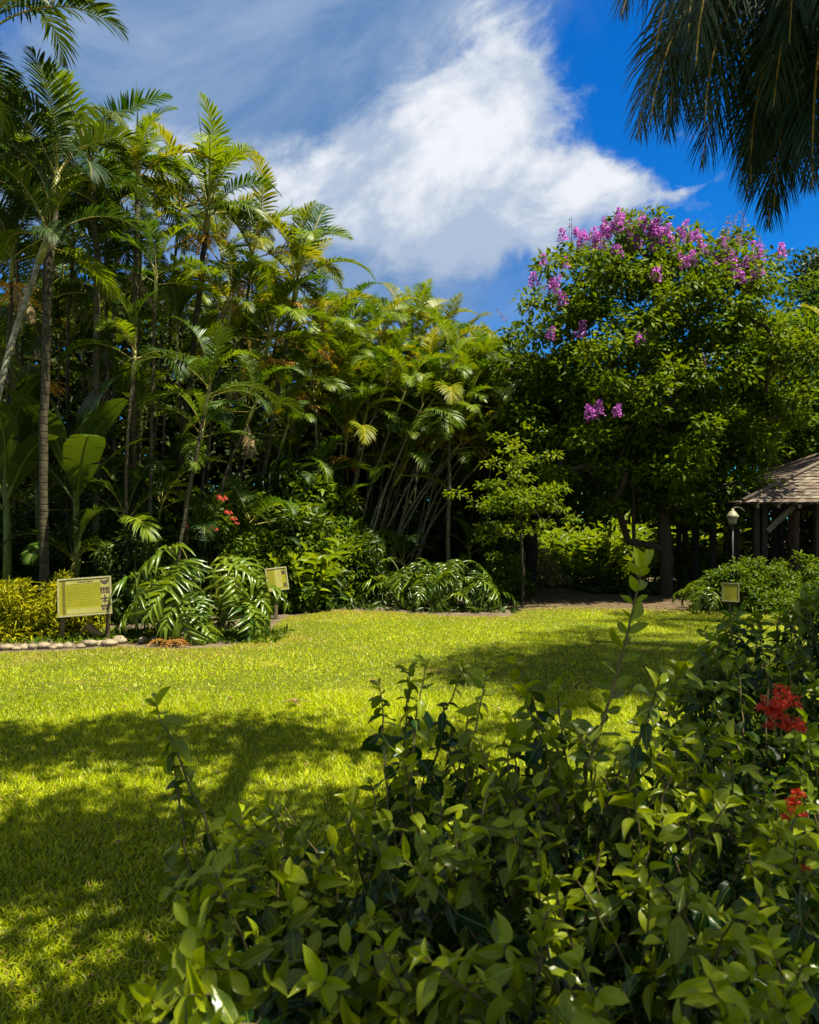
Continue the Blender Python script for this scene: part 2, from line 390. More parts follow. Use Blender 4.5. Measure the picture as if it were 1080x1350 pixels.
def tpl_grid(ns, prof, na=3, fold=.14, bend=-.25, wave=0.0):
    s = np.linspace(0, 1, ns); c = []
    for i, a in enumerate(s):
        w = prof(a)
        for j in range(na):
            t = (j / (na - 1) - .5)
            c.append((a, t * w, abs(t) * 2 * fold * w + bend * a ** 2 + wave * sin(a * 9 + j * 2.1) * abs(t) * w))
    i = np.arange(ns - 1)[:, None] * na; j = np.arange(na - 1)[None]
    q = np.stack([i + j, i + j + 1, i + na + j + 1, i + na + j], -1).reshape(-1, 4)
    return np.array(c, float), q, np.zeros((0, 3), int)


LO = tpl_lo(); LO2 = tpl_lo(.1, -.3, .5)
def ovate(a): return max(.015, (sin(pi * min(1, a ** .82)) ** .75) * (1 - .25 * a))
def obovate(a): return max(.012, (sin(pi * a ** 1.12) ** .8) * (1.0 if a < .75 else 1.0))
def lance(a): return max(.02, sin(pi * a ** .75) ** .9)
MID = tpl_grid(5, ovate, 3, .14, -.2)
def narrow(a): return ovate(a) * .8
HI = [tpl_grid(8, obovate, 5, .10, -.20, .10), tpl_grid(8, ovate, 5, .16, -.42, .12), tpl_grid(8, obovate, 5, .26, -.05, .08), tpl_grid(8, narrow, 5, .12, .12, .16), tpl_grid(8, narrow, 5, .30, -.25, .06), tpl_grid(8, obovate, 5, .05, -.55, .14)]
LANCE = tpl_grid(6, lance, 3, .18, -.38)


def leaves(mb, P, D, U, L, W, tpl, mat=0, tint=None, rs=None):
    c, q, t = tpl; n = len(P); k = len(c)
    D = norm(np.asarray(D, float)); S = norm(np.cross(D, U)); Nn = np.cross(S, D)
    L = np.broadcast_to(L, (n,)); W = np.broadcast_to(W, (n,))
    V = P[:, None] + c[None, :, 0:1] * (L[:, None, None] * D[:, None]) + c[None, :, 1:2] * (W[:, None, None] * S[:, None]) + c[None, :, 2:3] * (L[:, None, None] * Nn[:, None])
    if tint is None: tint = rs.uniform(0, 1, n)
    lf = np.empty((n, k, 3)); lf[:, :, 0] = c[:, 0]; lf[:, :, 1] = c[:, 1]; lf[:, :, 2] = np.broadcast_to(tint, (n,))[:, None]
    off = (np.arange(n) * k)[:, None, None]
    mb.add(V, (q[None] + off).reshape(-1, 4) if len(q) else None, (t[None] + off).reshape(-1, 3) if len(t) else None, mat, lf)


def rdir(rs, n, zmin=-1.0, zmax=1.0):
    z = rs.uniform(zmin, zmax, n); a = rs.uniform(0, 2 * pi, n); r = np.sqrt(1 - z * z)
    return np.stack([r * np.cos(a), r * np.sin(a), z], 1)


# ------------------------------------------------------------------ ground, lawn, path, grass
mb = MB(); g = 400.0
mb.add([(-g, -40, 0), (g, -40, 0), (g, g, 0), (-g, g, 0)], [(0, 1, 2, 3)])
tag(mb.build('ground', M['soil']), kind='structure')

edge_px = [(-330, 872), (-150, 864), (0, 861), (90, 858), (160, 853), (230, 856), (300, 853), (352, 842), (362, 824), (380, 813), (440, 805), (520, 807), (600, 813), (672, 813),
           (690, 803), (760, 801), (850, 803), (915, 806), (990, 806), (1060, 811), (1130, 828), (1260, 860)]
lawn_poly = np.array([ground_at(*p)[:2] for p in edge_px])
lawn_poly = np.vstack([lawn_poly, [(9, 5), (9, -6), (-12, -6), (-12, 6)]])


def in_poly(P, poly):
    x, y = P[:, 0], P[:, 1]; r = np.zeros(len(P), bool); n = len(poly)
    for i in range(n):
        x0, y0 = poly[i]; x1, y1 = poly[(i + 1) % n]
        c = ((y0 > y) != (y1 > y)) & (x < (x1 - x0) * (y - y0) / (y1 - y0 + 1e-12) + x0); r ^= c
    return r


def edge_dist(P, poly):
    d = np.full(len(P), 1e9)
    for i in range(len(edge_px) - 1):
        a, b = poly[i], poly[i + 1]; ab = b - a
        t = np.clip(((P - a) @ ab) / (ab @ ab), 0, 1); d = np.minimum(d, np.linalg.norm(P - a - t[:, None] * ab, axis=1))
    return d


def sheet(name, poly, z, mat):
    import bmesh
    bm = bmesh.new(); f = bm.faces.new([bm.verts.new((p[0], p[1], z)) for p in poly])
    bmesh.ops.triangulate(bm, faces=[f]); me = bpy.data.meshes.new(name); bm.to_mesh(me); bm.free()
    me.materials.append(mat); return tag(link(name, me), kind='structure')


sheet('lawn', lawn_poly, 0.004, M['turf'])
pp = [(672, 806), (760, 803), (900, 807), (925, 800), (890, 786), (780, 783), (745, 776), (735, 764), (722, 757), (690, 757), (672, 768), (668, 785)]
sheet('path', [ground_at(*p)[:2] for p in pp], 0.008, M['path'])


def vnoise(P, sc, seed):
    rs = np.random.RandomState(seed); t = np.zeros(len(P))
    for k in range(6):
        f = sc * (1.6 ** k) * rs.uniform(.8, 1.2); a = rs.uniform(0, 2 * pi); ph = rs.uniform(0, 6.3, 2)
        q = P[:, 0] * cos(a) + P[:, 1] * sin(a); r_ = -P[:, 0] * sin(a) + P[:, 1] * cos(a)
        t += np.sin(q * f + ph[0]) * np.sin(r_ * f * .9 + ph[1]) / (1.25 ** k)
    return t


def grass():
    rs = np.random.RandomState(5); mb = MB()
    blade = (np.array([(0, -.5, 0), (0, .5, 0), (.55, -.38, .10), (.55, .38, .10), (1, 0, -.12)], float), np.array([(0, 1, 3, 2)]), np.array([(2, 3, 4)]))
    small = (np.array([(0, -.5, 0), (0, .5, 0), (1, 0, -.08)], float), np.zeros((0, 4), int), np.array([(0, 1, 2)]))
    for (d0, d1, nb, L0, W0, tp) in ((1.2, 4.0, 215000, .048, .0068, blade), (4.0, 7.5, 220000, .050, .0080, small), (7.5, 16.5, 230000, .045, .0105, small)):
        Y = np.sqrt(rs.uniform(d0 ** 2, d1 ** 2, nb)) if d0 > 4 else rs.uniform(d0, d1, nb)
        X = rs.uniform(-1, 1, nb) * (.64 * Y + 2.0)
        P = np.stack([X, Y], 1); k = in_poly(P, lawn_poly)
        nzv = vnoise(P, 1.1, 3); ed = edge_dist(P, lawn_poly)
        bare = vnoise(P, 2.3, 9)
        k &= ~((bare > 1.35) & (rs.uniform(0, 1, nb) < .8) & (P[:, 1] < 3.6))
        P, nzv, ed = P[k], nzv[k], ed[k]; n = len(P)
        az = rs.uniform(0, 2 * pi, n); el = rs.uniform(R(10), R(68), n)
        D = np.stack([np.cos(az) * np.cos(el), np.sin(az) * np.cos(el), np.sin(el)], 1)
        L = L0 * rs.uniform(.55, 1.35, n) * (1 + .15 * nzv); W = W0 * rs.uniform(.7, 1.3, n)
        tint = np.clip(rs.normal(.46, .30, n) + .12 * nzv, 0.02, .86)
        worn = (rs.uniform(0, 1, n) < np.clip(.70 - ed / 1.9 + .12 * nzv, .045, .62))
        tint[worn] = 1.0
        U = norm(np.stack([rs.normal(0, .3, n), rs.normal(0, .3, n), np.ones(n)], 1))
        leaves(mb, np.column_stack([P, np.full(n, .004)]), D, U, L, W, tp, 0, tint)
    tag(mb.build('grass', M['grass']), 'short yellow green lawn grass growing across the clearing', 'grass', kind='stuff')


grass()


# ------------------------------------------------------------------ palms
def frond_mesh(name, L=2.15, npair=56, ll=.50, e0=70, bend=95, pet=.18, vlift=.45, droop=.5, width=.040, seed=0, mats=None, plum=0.0, side=0.0, rad=.016, bexp=1.6):
    """one pinnate leaf: rib arching from the origin along +X, leaflets both sides"""
    rs = np.random.RandomState(seed); mb = MB()
    n = 20; s = np.linspace(0, 1, n); ang = np.radians(e0 - bend * s ** bexp)
    yaw = np.radians(side) * s ** 1.5
    d = np.stack([np.cos(ang) * np.cos(yaw), np.cos(ang) * np.sin(yaw), np.sin(ang)], 1)
    pts = np.concatenate([[np.zeros(3)], np.cumsum(d[:-1] * (L / (n - 1)), axis=0)])
    tube(mb, pts, np.interp(s, [0, .15, 1], [rad * 1.3, rad, rad * .22]), 5, 1, False)
    sp = np.linspace(pet, .995, npair)
    P0 = np.stack([np.interp(sp, s, pts[:, k]) for k in range(3)], 1); T = norm(np.stack([np.interp(sp, s, d[:, k]) for k in range(3)], 1))
    Sd = norm(np.cross(np.array([0, 0, 1.0]), T)); Up = np.cross(T, Sd)
    q = (sp - pet) / (1 - pet)
    prof = np.clip(np.sin(pi * (q * .90 + .10)) ** .7, .12, 1) * ll
    for sg in (-1, 1):
        m = len(sp); fwd = np.radians(np.interp(q, [0, .5, 1], [20, 35, 68]) + rs.normal(0, 4, m))
        lift = np.radians(vlift * 90 * (1 - .5 * q) + rs.normal(0, 5, m))
        if plum > 0: lift = lift + np.radians(rs.choice([-1, 0, 1], m) * plum * 60 + rs.normal(0, 10, m))
        out = np.cos(lift)[:, None] * Sd * sg + np.sin(lift)[:, None] * Up
        D = norm(np.cos(fwd)[:, None] * out + np.sin(fwd)[:, None] * T)
        Wd = norm(np.sin(fwd)[:, None] * -out + np.cos(fwd)[:, None] * T)
        ln = prof * rs.uniform(.86, 1.08, m) * np.where(rs.rand(m) < .05, .45, 1)
        dr = droop * rs.uniform(.7, 1.3, m)
        tint = np.clip(rs.normal(.5, .16, m), 0, 1)
        V = np.empty((m, 7, 3)); lf = np.empty((m, 7, 3))
        w = width * np.clip(prof / ll, .5, 1)
        for a, (u, ww) in enumerate(((0, .45), (.35, 1.0), (.70, .75))):
            c = P0 + D * (ln * u)[:, None] + np.array([0, 0, -1.0]) * (ln * dr * u ** 2.2)[:, None]
            V[:, 2 * a] = c - Wd * (w * ww * .5)[:, None]; V[:, 2 * a + 1] = c + Wd * (w * ww * .5)[:, None]
            lf[:, 2 * a:2 * a + 2, 0] = u
        V[:, 6] = P0 + D * ln[:, None] + np.array([0, 0, -1.0]) * (ln * dr)[:, None]; lf[:, 6, 0] = 1
        lf[:, :, 1] = .3; lf[:, :, 2] = tint[:, None]
        off = (np.arange(m) * 7)[:, None, None]
        mb.add(V, (np.array([(0, 1, 3, 2), (2, 3, 5, 4)])[None] + off).reshape(-1, 4), (np.array([(4, 5, 6)])[None] + off).reshape(-1, 3), 0, lf)
    return mb.mesh(name, mats)


def frond_set(mats, seed, **kw):
    out = []
    for i, (e0, bend, dr) in enumerate(((80, 72, .22), (72, 98, .28), (63, 118, .34), (52, 112, .38), (34, 98, .42), (10, 72, .5), (66, 132, .36), (46, 104, .34))):
        out.append(frond_mesh('frond', e0=e0, bend=bend, droop=dr, seed=seed + i, mats=mats, side=(i % 3 - 1) * 14, **kw))
    return out


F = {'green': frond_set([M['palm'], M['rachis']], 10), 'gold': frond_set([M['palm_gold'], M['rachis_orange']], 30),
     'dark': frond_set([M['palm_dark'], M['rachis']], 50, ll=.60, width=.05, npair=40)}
DRY = frond_mesh('dry_frond', e0=-35, bend=45, droop=.7, seed=77, npair=26, ll=.42, vlift=-.3, mats=[M['palm_dry'], M['palm_dry']])
mb = MB()
for k in range(2): tube(mb, bez((0, 0, 0), (.03 * cos(k * 3), .03 * sin(k * 3), .45), (.05, .02 * k, 1.0 - .25 * k), 6), [.022, .02, .016, .012, .008, .003], 5)
SPEAR = mb.mesh('spear_leaf', M['palm_dark'])
mb = MB(); rs = np.random.RandomState(3)
for k in range(26):
    a = k * 2.4; e = rs.uniform(-.9, .1); L = rs.uniform(.25, .5); d = np.array([cos(a) * cos(e), sin(a) * cos(e), sin(e)])
    p = bez((0, 0, 0), d * L * .6 + (0, 0, .05), d * L + (0, 0, -.15 * L), 5); tube(mb, p, [.007, .006, .005, .004, .003], 4, 0, False)
    for q in range(9):
        c = p[2] + (p[4] - p[2]) * q / 8 + rs.normal(0, .012, 3); tube(mb, [c, c + (0, 0, .012), c + (0, 0, .024)], [.006, .013, .005], 5, 0)
FRUIT = mb.mesh('fruit_cluster', M['fruit'])


def palm(name, base, top, label, cat='palm', kind=('green',), nf=9, fl=1.0, spear=0.0, dry=0, r=.06, bark='palm_bark', group=None, seed=0, fruit=0, sag=0.0, shaft=.55, low=0.0):
    """palm > trunk, crownshaft, every frond, spear_leaf, dry_frond, fruit_cluster"""
    rs = np.random.RandomState(seed); base = np.asarray(base, float); top = np.asarray(top, float) - base
    root = thing(name, base, label, cat, group)
    mid = np.array([top[0] * (.25 + sag), top[1] * .3, top[2] * .55])
    p = bez((0, 0, -.05), mid, top, 14)
    p[2:-2, :2] += np.cumsum(rs.normal(0, .012, (10, 2)), axis=0)
    mb = MB(); tube(mb, p, np.interp(np.linspace(0, 1, 14), [0, .08, 1], [r * 1.35, r, r * .8]), 9); mb.build('trunk', M[bark], root)
    dr = norm(p[-1] - p[-3]); c = top + dr * shaft
    if shaft > 0:
        mb = MB(); tube(mb, [top - dr * .04, top + dr * shaft * .35, c], [r * .95, r * 1.15, r * .55], 9); mb.build('crownshaft', M['shaft'], root)
    a0 = rs.uniform(0, 2 * pi)
    for i in range(nf):
        f = F[kind[i % len(kind)]]
        age = i / max(1, nf - 1)
        vi = int(np.clip(round((age * (5 + low) + rs.uniform(-.8, .8))), 0, 5)); vi = 6 if vi == 2 and rs.rand() < .4 else (7 if vi == 3 and rs.rand() < .4 else vi)
        o = link('frond', f[vi], root); o.location = c - dr * shaft * .5 * age
        o.rotation_euler = (rs.normal(0, .16), rs.normal(0, .14), a0 + i * 2.4 + rs.normal(0, .2)); s = fl * rs.uniform(.78, 1.12); o.scale = (s, s, s * rs.uniform(.92, 1.05))
    if spear > 0:
        o = link('spear_leaf', SPEAR, root); o.location = c; o.rotation_euler = (rs.normal(0, .07), -.10 + rs.normal(0, .05), 0); o.scale = (1, 1, spear)
    for i in range(dry):
        o = link('dry_frond', DRY, root); o.location = top + dr * .03; o.rotation_euler = (0, 0, rs.uniform(0, 6.3)); s = fl * rs.uniform(.6, .9); o.scale = (s,) * 3
    for i in range(fruit):
        o = link('fruit_cluster', FRUIT, root); o.location = top - dr * .08; o.rotation_euler = (0, 0, rs.uniform(0, 6.3)); o.scale = (1.3,) * 3
    return root


def gp(px, Y): return np.array([(px - 540) / FPX * Y, Y, 0.0])


GP = 'palms standing along the left edge of the lawn'
# skyline palms, each one told apart by where its crown stands
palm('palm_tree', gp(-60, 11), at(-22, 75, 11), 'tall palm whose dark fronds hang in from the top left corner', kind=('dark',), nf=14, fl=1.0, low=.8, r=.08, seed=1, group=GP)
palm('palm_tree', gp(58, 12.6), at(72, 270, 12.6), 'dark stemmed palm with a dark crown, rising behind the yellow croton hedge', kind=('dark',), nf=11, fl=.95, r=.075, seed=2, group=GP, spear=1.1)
palm('palm_tree', gp(128, 14.2), at(122, 250, 14.2), 'palm with one broad upright frond, between the dark crowned palm and the spear tipped one', kind=('green', 'dark'), nf=9, fl=.95, r=.07, seed=13, group=GP, spear=1.2)
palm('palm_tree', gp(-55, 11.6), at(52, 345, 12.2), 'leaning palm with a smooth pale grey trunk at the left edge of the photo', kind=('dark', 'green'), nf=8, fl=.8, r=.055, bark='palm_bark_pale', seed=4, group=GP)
palm('palm_tree', gp(176, 14.6), at(182, 262, 14.6), 'slim dark trunked palm with a long spear leaf, left of the golden crowned palm', kind=('green', 'gold'), nf=9, fl=.80, spear=2.0, r=.06, seed=15, group=GP)
palm('palm_tree', gp(228, 15.6), at(272, 305, 15.6), 'tallest golden green palm with bowed fronds and a spear leaf', kind=('green', 'gold', 'green'), nf=12, fl=1.0, spear=2.0, r=.065, seed=6, group=GP, fruit=1)
palm('palm_tree', gp(322, 17.0), at(388, 395, 17.0), 'leaning golden palm standing out alone below the big cloud', kind=('gold', 'green'), nf=11, fl=1.0, spear=1.7, r=.06, seed=7, group=GP, fruit=1, sag=.2)
# palms in the thick of the left stand
LS = 'slender palm with a crown half buried among others, behind the split leaf plant'
for i, (cx, cy, Y, bx, kd, nf, fl) in enumerate(((205, 395, 14.2, 196, ('green',), 8, .85), (330, 365, 16.5, 290, ('gold', 'green'), 9, .95), (235, 300, 16.8, 205, ('gold', 'green'), 8, .9), (300, 430, 15.4, 255, ('green', 'gold'), 9, .9),
        (140, 420, 15.8, 150, ('green', 'dark'), 8, .9), (350, 470, 16.2, 300, ('green',), 9, .95), (270, 545, 13.6, 226, ('green', 'dark'), 9, .85), (95, 350, 15.5, 90, ('green', 'dark'), 8, .9), (30, 440, 15, 20, ('dark', 'green'), 8, 1.),
        (420, 460, 18.2, 370, ('green', 'gold'), 9, .95), (175, 500, 14.0, 160, ('dark', 'green'), 7, .75), (325, 560, 15.2, 262, ('green', 'dark'), 8, .7), (235, 470, 16.5, 240, ('green',), 8, .9), (60, 500, 16.5, 45, ('dark',), 7, .9),
        (155, 300, 17.5, 150, ('green',), 9, 1.), (20, 300, 16.5, 10, ('green', 'dark'), 9, 1.05), (290, 370, 18.5, 270, ('green', 'gold'), 9, 1.05), (365, 440, 19, 330, ('green', 'gold'), 9, 1.), (215, 440, 18, 190, ('green',), 9, 1.05), (110, 480, 17.5, 110, ('green',), 8, 1.), (330, 500, 18.5, 300, ('green', 'gold'), 9, 1.0), (395, 520, 18.2, 350, ('green',), 9, .9), (260, 600, 14.6, 240, ('green', 'dark'), 8, .7), (185, 580, 15.5, 175, ('green',), 8, .8), (370, 590, 17, 340, ('green', 'gold'), 8, .75), (80, 420, 18.5, 80, ('green',), 9, 1.1), (22, 270, 14.5, 20, ('dark',), 11, .95), (140, 330, 15, 140, ('dark', 'green'), 10, .95), (60, 300, 14.2, 60, ('dark', 'green'), 10, .9), (15, 370, 13.4, 10, ('dark',), 9, .8), (185, 350, 16, 180, ('green', 'gold'), 10, .95))):
    palm('slender_palm', gp(bx, Y), at(cx, cy, Y), LS, kind=kd, nf=nf + 1, fl=fl * (.82, .95, 1.05)[i % 3], r=.036, seed=100 + i, group='slender palms in the left stand', dry=i % 2, fruit=int(i % 4 == 1), low=.6)
# the leaning clump by the far bed
CS = 'clustering palm with a golden crown and thin leaning stem, behind the far split leaf bed'
grove = [(468, 455, 20, 455), (500, 425, 21, 480), (540, 440, 21.5, 500), (582, 440, 21, 520), (622, 465, 20.5, 540), (560, 490, 19.6, 505), (600, 520, 19.4, 520), (640, 535, 19.2, 545), (520, 520, 19.2, 490),
         (482, 505, 19.6, 462), (440, 480, 19.0, 430), (590, 565, 18.6, 500), (545, 565, 18.8, 490), (625, 580, 18.8, 535), (455, 560, 18.6, 440), (510, 470, 22.5, 500), (650, 480, 22, 580), (605, 455, 23, 560), (430, 430, 22, 420), (570, 420, 23.5, 540), (520, 600, 18.4, 475),
         (455, 420, 23, 450), (485, 440, 23.5, 490), (530, 415, 24, 520), (545, 470, 20.6, 505), (475, 540, 19.0, 450), (565, 530, 19.0, 505), (608, 490, 20, 540), (640, 500, 21, 570), (420, 500, 20.4, 410), (500, 540, 20.4, 480), (590, 500, 22, 560), (635, 455, 24, 600), (445, 520, 21, 430), (660, 510, 23, 610)]
for i, (cx, cy, Y, bx) in enumerate(grove):
    palm('clustering_palm', gp(bx, Y), at(cx, cy + 40, Y), CS, kind=(('green', 'gold', 'green'), ('green', 'green', 'gold'), ('gold', 'green'))[i % 3], nf=9 + i % 3, fl=(.72, .88, 1.0, .80)[i % 4], r=.030, seed=200 + i, group='leaning palms of the middle grove',
         dry=int(i % 3 == 0), fruit=int(i % 4 == 2), bark='palm_bark_mid' if i % 2 else 'palm_bark', sag=-.08, spear=1.0 if i in (2, 3, 4, 19) else 0, low=.4)
# bare stems between the crowned ones end inside the canopy
for i, (bx, tx, ty, Y) in enumerate(((470, 560, 545, 18.3), (480, 600, 560, 18.2), (452, 480, 560, 18.4), (500, 640, 560, 18.6), (590, 592, 560, 18.4), (440, 455, 520, 18.8), (462, 525, 540, 18.0), (488, 570, 530, 18.6), (505, 605, 545, 18.5), (475, 545, 560, 17.9), (530, 650, 550, 18.9), (448, 500, 530, 18.2), (515, 590, 500, 19.0), (425, 415, 540, 18.0), (545, 620, 520, 19.2))):
    palm('clustering_palm', gp(bx, Y), at(tx, ty, Y), 'thin palm stem with only a small crown, leaning up through the middle grove' if i != 4 else 'straight pale palm stem standing upright at the grove\'s right end', kind=('green',), nf=5, fl=.7, r=.03 if i != 4 else .055, seed=300 + i,
         group='leaning palms of the middle grove', bark='palm_bark_mid', sag=-.05)
# low young palms in the undergrowth
for i, (px, py, Y, s) in enumerate(((440, 640, 18.0, .8), (330, 640, 15.6, .7), (165, 640, 14.2, .75), (95, 690, 13.8, .7), (640, 700, 19.5, .7), (270, 660, 15.0, .7),
        (535, 690, 18.2, .6), (620, 675, 19, .65), (410, 600, 17.8, .8), (380, 560, 18.0, .85), (130, 600, 15.5, .85), (210, 620, 15.0, .8), (50, 620, 14.8, .85), (350, 700, 15.4, .6))):
    b = gp(px, Y); t = at(px, py + 60, Y)
    palm('young_palm', b, t, 'young palm with low arching fronds in the undergrowth under the tall palms', kind=('green', 'dark'), nf=8, fl=s, r=.03, seed=400 + i, group='young palms in the undergrowth', shaft=.2)
palm('palm_tree', gp(1118, 19.5), at(1100, 500, 19.5), 'pale palm at the right edge with fronds hanging over the shelter roof', kind=('green', 'gold'), nf=11, fl=1.0, r=.07, seed=9)

# feather palm over the top right corner
FR = []
for i, (e0, bend) in enumerate(((40, 128), (25, 115), (5, 96), (-15, 78), (-35, 58), (55, 138))):
    FR.append(frond_mesh('hanging_frond', L=2.95, npair=125, ll=.56, e0=e0, bend=bend, pet=.08, vlift=.05, droop=.7, width=.022, seed=90 + i, mats=[M['royal'], M['rachis_orange']], plum=.75, rad=.022, side=(i % 3 - 1) * 10, bexp=.55))


def feather_palm(base, top, label, seed, n=15, fl=1.0, group=None, r=.16):
    rs = np.random.RandomState(seed); base = np.asarray(base, float); t = np.asarray(top, float) - base
    root = thing('feather_palm', base, label, 'palm', group)
    mb = MB(); tube(mb, bez((0, 0, -.05), (t[0] * .6, t[1] * .5, t[2] * .5), t, 14), np.interp(np.linspace(0, 1, 14), [0, .1, 1], [r * 1.4, r, r * .8]), 12); mb.build('trunk', M['palm_bark_pale'], root)
    mb = MB(); tube(mb, [t, t + (0, 0, .5), t + (0, 0, .9)], [r * .8, r, r * .4], 10); mb.build('crownshaft', M['shaft'], root)
    for i in range(n):
        o = link('frond', FR[(i * 2 + seed) % 6 if i > 3 else 5], root); o.location = t + np.array([0, 0, .85 - .4 * i / n]); o.rotation_euler = (rs.normal(0, .06), rs.normal(0, .06), i * 2.4 + seed); s = fl * rs.uniform(.9, 1.1); o.scale = (s,) * 3
    return root


feather_palm((4.75, 7.6, 0), (4.62, 7.6, 7.42), 'feather palm whose long dark fronds hang down in the top right corner', 2, 56, 1.12)
for i, (x, y, z) in enumerate(((6.5, 9.2, 10.4), (8.8, 11.8, 11.4), (8.0, 6.6, 9.6))):
    feather_palm((x, y, 0), (x - .1, y, z), 'feather palm standing beside the lawn just past the photo\'s right edge', 5 + i, 13, .9, 'feather palms past the right edge')


# ------------------------------------------------------------------ broadleaved trees
def skeleton(mb, base_nodes, parents, targets, r0, sides=6, mat=0, rmin=.008):
    """branches grown from a hand laid trunk to every leaf clump"""
    nodes = [np.asarray(p, float) for p in base_nodes]; par = list(parents); load = [0] * len(nodes)
    order = np.argsort([np.linalg.norm(np.asarray(t) - nodes[min(2, len(nodes) - 1)]) for t in targets])
    rs = np.random.RandomState(1); tips = []
    for k in order:
        t = np.asarray(targets[k], float); A = np.array(nodes)
        d = np.linalg.norm(A - t, axis=1) + .9 * np.maximum(0, A[:, 2] - t[2] + .1)
        d[0] += 5; i = int(np.argmin(d)); p = nodes[i]; L = np.linalg.norm(t - p); m = max(2, int(L / .45)); last = i
        mid = (p + t) / 2 + rs.normal(0, .07 * L, 3) + np.array([0, 0, .06 * L])
        for q in bez(p, mid, t, m + 1)[1:]:
            nodes.append(q); par.append(last); load.append(0); last = len(nodes) - 1
        tips.append(last)
    for t in tips:
        j = t
        while j >= 0: load[j] += 1; j = par[j]
    tot = max(load)
    rad = [max(rmin, r0 * (l / tot) ** .5) for l in load]
    for j, p in enumerate(par):
        if p < 0: continue
        r1 = rad[j]; r2 = min(rad[p], r1 * 1.35); s = 10 if r1 > .08 else (6 if r1 > .03 else 4)
        tube(mb, [nodes[p], (nodes[p] + nodes[j]) / 2, nodes[j]], [r2, (r1 + r2) / 2, r1], s, mat, False)


def clump_leaves(mb, cs, rs, n, spread, L, ratio=.5, flat=.55, tpl=LO, mat=0, tint_sd=.2, up=.9, drop=-.15):
    for c, sp in cs:
        m = int(n * rs.uniform(.7, 1.3)); d = rdir(rs, m); r = rs.uniform(0, 1, m) ** .5
        P = c + d * (r * sp)[:, None] * np.array([1, 1, flat])
        D = d * np.array([1, 1, .6]) + rs.normal(0, .5, (m, 3)) + np.array([0, 0, drop])
        U = norm(rs.normal(0, .45, (m, 3)) + np.array([0, 0, up]))
        ct = rs.normal(.45, .14)
        leaves(mb, P, D, U, L * rs.uniform(.65, 1.25, m), L * ratio * rs.uniform(.8, 1.2, m), tpl, mat, np.clip(rs.normal(ct, tint_sd, m), 0, 1))


def lumpy(rs, n, c, rad, seed, shell=.6, zcut=None, amp=.16, sq=2.0):
    """points in an uneven crown volume, most of them near its outside"""
    ph = np.random.RandomState(seed).uniform(0, 6.3, 6); out = []
    while len(out) < n:
        d = rdir(rs, 1)[0]; k0 = (np.abs(d) ** sq).sum() ** (-1 / sq); k = k0 * (1 + amp * (sin(d[0] * 4 + ph[0]) * sin(d[1] * 4 + ph[1]) + .8 * sin(d[2] * 6 + ph[2]) * sin(d[0] * 7 + ph[3])))
        r = k * (rs.uniform(shell ** 3, 1) ** (1 / 3) if rs.rand() < .75 else rs.uniform(.15, 1))
        p = np.asarray(c) + d * r * np.asarray(rad)
        if zcut is None or p[2] > zcut: out.append(p)
    return np.array(out)


def crown_tree(name, base, label, mat, c, rad, n, sp, L, nl, seed, r0=.18, cat='tree', group=None, zcut=1.2, limbs=None, tpl=LO, ratio=.5, flat=.55, amp=.18, sq=2.0):
    rs = np.random.RandomState(seed); base = np.asarray(base, float); root = thing(name, base, label, cat, group)
    c = np.asarray(c, float) - base; pts = lumpy(rs, n, c, rad, seed, zcut=zcut, amp=amp, sq=sq)
    h = c[2]
    nodes, par = limbs if limbs else ([(0, 0, -.1), (0.03, 0, .3 * h), (c[0] * .4, c[1] * .4, .6 * h), (c[0] * .9, c[1] * .9, h)], [-1, 0, 1, 2])
    mb = MB(); skeleton(mb, nodes, par, list(pts), r0); mb.build('trunk', M['bark'], root)
    mb = MB(); clump_leaves(mb, [(p, sp * rs.uniform(.7, 1.25)) for p in pts], rs, nl, sp, L, ratio=ratio, tpl=tpl, flat=flat); mb.build('crown', mat, root)
    return root, pts


def panicle(seed, mat, n=130, h=.42, w=.19, L=.07):
    rs = np.random.RandomState(seed); mb = MB(); tube(mb, [(0, 0, -.15), (0, 0, h * .5), (0, 0, h)], [.006, .005, .003], 4, 1, False)
    z = rs.uniform(0, 1, n) ** 1.2; a = rs.uniform(0, 6.3, n); r = w * (1 - z * .75) * rs.uniform(.5, 1, n)
    P = np.stack([r * np.cos(a), r * np.sin(a), z * h], 1); leaves(mb, P, rdir(rs, n, -.3, 1), rdir(rs, n), L * rs.uniform(.7, 1.3, n), L * .9, tpl_lo(.25, .1, .55), 0, None, rs)
    return mb.mesh('blossom_panicle', [mat, M['stem_green']])


